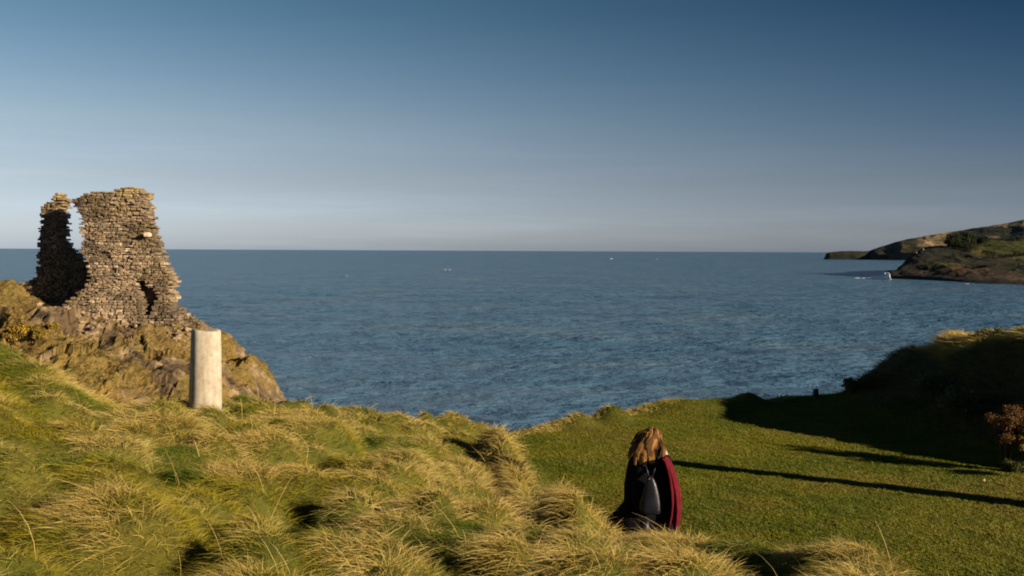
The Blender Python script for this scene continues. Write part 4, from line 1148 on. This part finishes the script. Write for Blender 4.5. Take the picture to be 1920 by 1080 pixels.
# red shawl over the right shoulder, hanging to the hem
def shawl():
    b = bmesh.new(); prof = [(852,1244,.05,-.10),(858,1249,.06,-.12),(868,1253,.075,-.13),(890,1259,.09,-.14),(915,1264,.11,-.14),(940,1266,.115,-.14),(960,1265,.12,-.14),(978,1262,.125,-.15)]
    rings = []
    M = 36; n = 40
    for j in range(M):
        t = j / (M - 1) * (len(prof) - 1); i = min(int(t), len(prof) - 2); f = t - i
        py, px, rx, cy = [prof[i][k] * (1 - f) + prof[i+1][k] * f for k in range(4)]
        ring = []; d = j / (M - 1)
        for k in range(n):
            a = math.radians(-112) + math.radians(215) * k / (n - 1)
            w = 1 + (.03 + d * .17) * math.sin(6.5 * a + 1.6 * d + .8) + d * .07 * math.sin(15 * a + 2 - 2 * d)
            ring.append(b.verts.new((xx(px) - .02 + math.cos(a) * rx * w * .75, cy * .55 + math.sin(a) * .20 * w, zz(py) + .05 * d * math.sin(3.2 * a + 1) + .02 * d * math.sin(11 * a))))
        rings.append(ring)
    for p_, q_ in zip(rings[:-1], rings[1:]):
        for k in range(n - 1): b.faces.new((p_[k], p_[k+1], q_[k+1], q_[k]))
    o = bm_obj('shawl', b, M_RED, ppl, True); s = o.modifiers.new('cloth_thickness', 'SOLIDIFY'); s.thickness = .014; s.offset = 0
    o['label'] = 'deep red shawl hanging over the right shoulder'
shawl()
# boots
for s in (-1, 1):
    b = bmesh.new(); y0 = .05 if s > 0 else -.20; zb = 0 if s > 0 else .02
    tube_bm(b, [(s*.09, y0 - .01, .40), (s*.09, y0 - .01, .25), (s*.09, y0, .12), (s*.092, y0 + .01, .05), (s*.092, y0 + .01, zb)], [.065, .062, .05, .048, .05], 14)
    tube_bm(b, [(s*.092, y0 - .05, .045), (s*.095, y0 + .08, .05), (s*.10, y0 + .17, .038), (s*.10, y0 + .21, .03)], [.042, .045, .040, .022], 12)
    bm_obj('boot', b, M_LEATHER, ppl, True)
# hair: long strands from the crown, blown to the left
def hair():
    n = 8000; r = np.random.default_rng(8)
    hc = np.array([0.0, .065 * K, 1.575 * K])
    a = r.uniform(0, 2 * math.pi, n); el = np.arcsin(r.uniform(-.15, 1, n))
    d = np.stack([np.cos(el) * np.cos(a), np.cos(el) * np.sin(a), np.sin(el)], 1)
    k = ~((d[:, 1] > .55) & (d[:, 2] < .45)); d = d[k]; n = len(d)
    P = hc + d * np.array([.082, .100, .118]) * K
    lockid = np.floor(a[k] / (2 * math.pi) * 16) + np.floor(el[k] * 3) * 31
    lx = (_hash(lockid, lockid * 0, lockid * 0, 2) - .5); ly = (_hash(lockid, lockid * 0 + 1, lockid * 0, 2) - .5); lz = _hash(lockid, lockid * 0 + 2, lockid * 0, 2)
    L = (.26 + .16 * lz + .05 * r.random(n)) * K
    seg = 7; V = np.empty((n, (seg + 1) * 2, 3)); wdt = .0052 * r.uniform(.7, 1.3, n)
    side = np.cross(d, np.array([0, -1.0, .2])); side /= np.linalg.norm(side, axis=1, keepdims=True) + 1e-6
    side = side * .5 + np.array([1, 0, 0]) * .7; side /= np.linalg.norm(side, axis=1, keepdims=True)
    left = np.clip(-d[:, 0] + .35, 0, 1.2)
    for i in range(seg + 1):
        s = i / seg
        out = d * (.055 * math.sin(min(s * 2.4, 1.57)))[..., None] if False else d * .072 * math.sin(min(s * 2.4, 1.57))
        c = P + out + np.stack([-(.10 * left + .035) * s**1.3 + lx * .20 * s + .020 * np.sin(9 * s + lockid), -.03 * s + ly * .14 * s + .018 * np.cos(8 * s + lockid), -L * s**1.25 * (1 - .12 * left)], 1)
        c[:, 1] = np.where((c[:, 2] < hc[2] - .1), np.minimum(c[:, 1], .03 + .3 * d[:, 1] * .1), c[:, 1])
        w = (wdt * (1 - .6 * s))[:, None]
        V[:, 2*i] = c - side * w; V[:, 2*i+1] = c + side * w
    F = []
    for i in range(seg): F.append([2*i, 2*i+1, 2*i+3, 2*i+2])
    F = ((np.arange(n) * (seg + 1) * 2)[:, None, None] + np.array(F)[None]).reshape(-1, 4)
    t = np.clip(1.25 * lz - .25 + .35 * (r.random(n) - .3), 0, 1)[:, None]
    c = np.array([.045, .021, .010]) * (1 - t) + np.array([.50, .245, .075]) * t
    C = np.repeat(c[:, None], (seg + 1) * 2, 1).reshape(-1, 3)
    m, nt, b = mat('auburn_hair', .45, .5); at_ = nd(nt, 'ShaderNodeAttribute', attribute_name='tint'); nt.links.new(at_.outputs['Color'], b.inputs['Base Color'])
    np_mesh('hair', V.reshape(-1, 3), F, m, ppl, C, True)
hair()
# leather bag on her back (a thing of its own)
bag = thing('backpack', (wp.x, wp.y, wz), 'glossy black leather backpack hanging on the back of the woman in the dark coat', 'backpack', rz=math.radians(-8))
def bag_body():
    b = bmesh.new(); rings = []; rows = [(884,1219,.015,.02),(888,1219,.05,.035),(900,1220,.085,.055),(918,1220,.12,.07),(935,1219,.148,.085),(946,1219,.155,.088),(952,1220,.14,.075),(954,1220,.09,.04)]
    M = 30; n = 40
    for j in range(M):
        t = j / (M - 1) * (len(rows) - 1); i = min(int(t), len(rows) - 2); f = t - i
        py, px, rx, ry = [rows[i][k] * (1 - f) + rows[i+1][k] * f for k in range(4)]
        ring = []
        for k in range(n):
            a = 2 * math.pi * k / n; c, s = math.cos(a), math.sin(a); e = .7
            fold = 1 + .05 * math.sin(5 * a + j * .25) * (j / M)
            ring.append(b.verts.new((xx(px) + math.copysign(abs(c)**e, c) * rx * fold, -.275 - .02 * j / M + math.copysign(abs(s)**e, s) * ry * fold, zz(py))))
        rings.append(ring)
    for p_, q_ in zip(rings[:-1], rings[1:]):
        for k in range(n): b.faces.new((p_[k], p_[(k+1) % n], q_[(k+1) % n], q_[k]))
    b.faces.new(rings[0][::-1]); b.faces.new(rings[-1])
    return b
bm_obj('bag_body', bag_body(), M_LEATHER, bag, True)
for s in (-1, 1):
    b = bmesh.new(); tube_bm(b, [(xx(1219) + s*.02, -.27, zz(888)), (xx(1219) + s*.06, -.215, zz(872)), (xx(1219) + s*.11, -.13, zz(855)), (xx(1219) + s*.12, .02, zz(847))], [.013, .014, .014, .014], 8)
    bm_obj('strap', b, M_LEATHER, bag, True)
b = bmesh.new(); tube_bm(b, [(xx(1215), -.30, zz(892)), (xx(1218), -.325, zz(886)), (xx(1222), -.30, zz(892))], [.008, .008, .008], 8)
bm_obj('buckle', b, noisy('brass', [(0.3, (.6, .5, .35)), (0.7, (.7, .6, .45))], 8, .3, .1, 30, .001), bag, True)
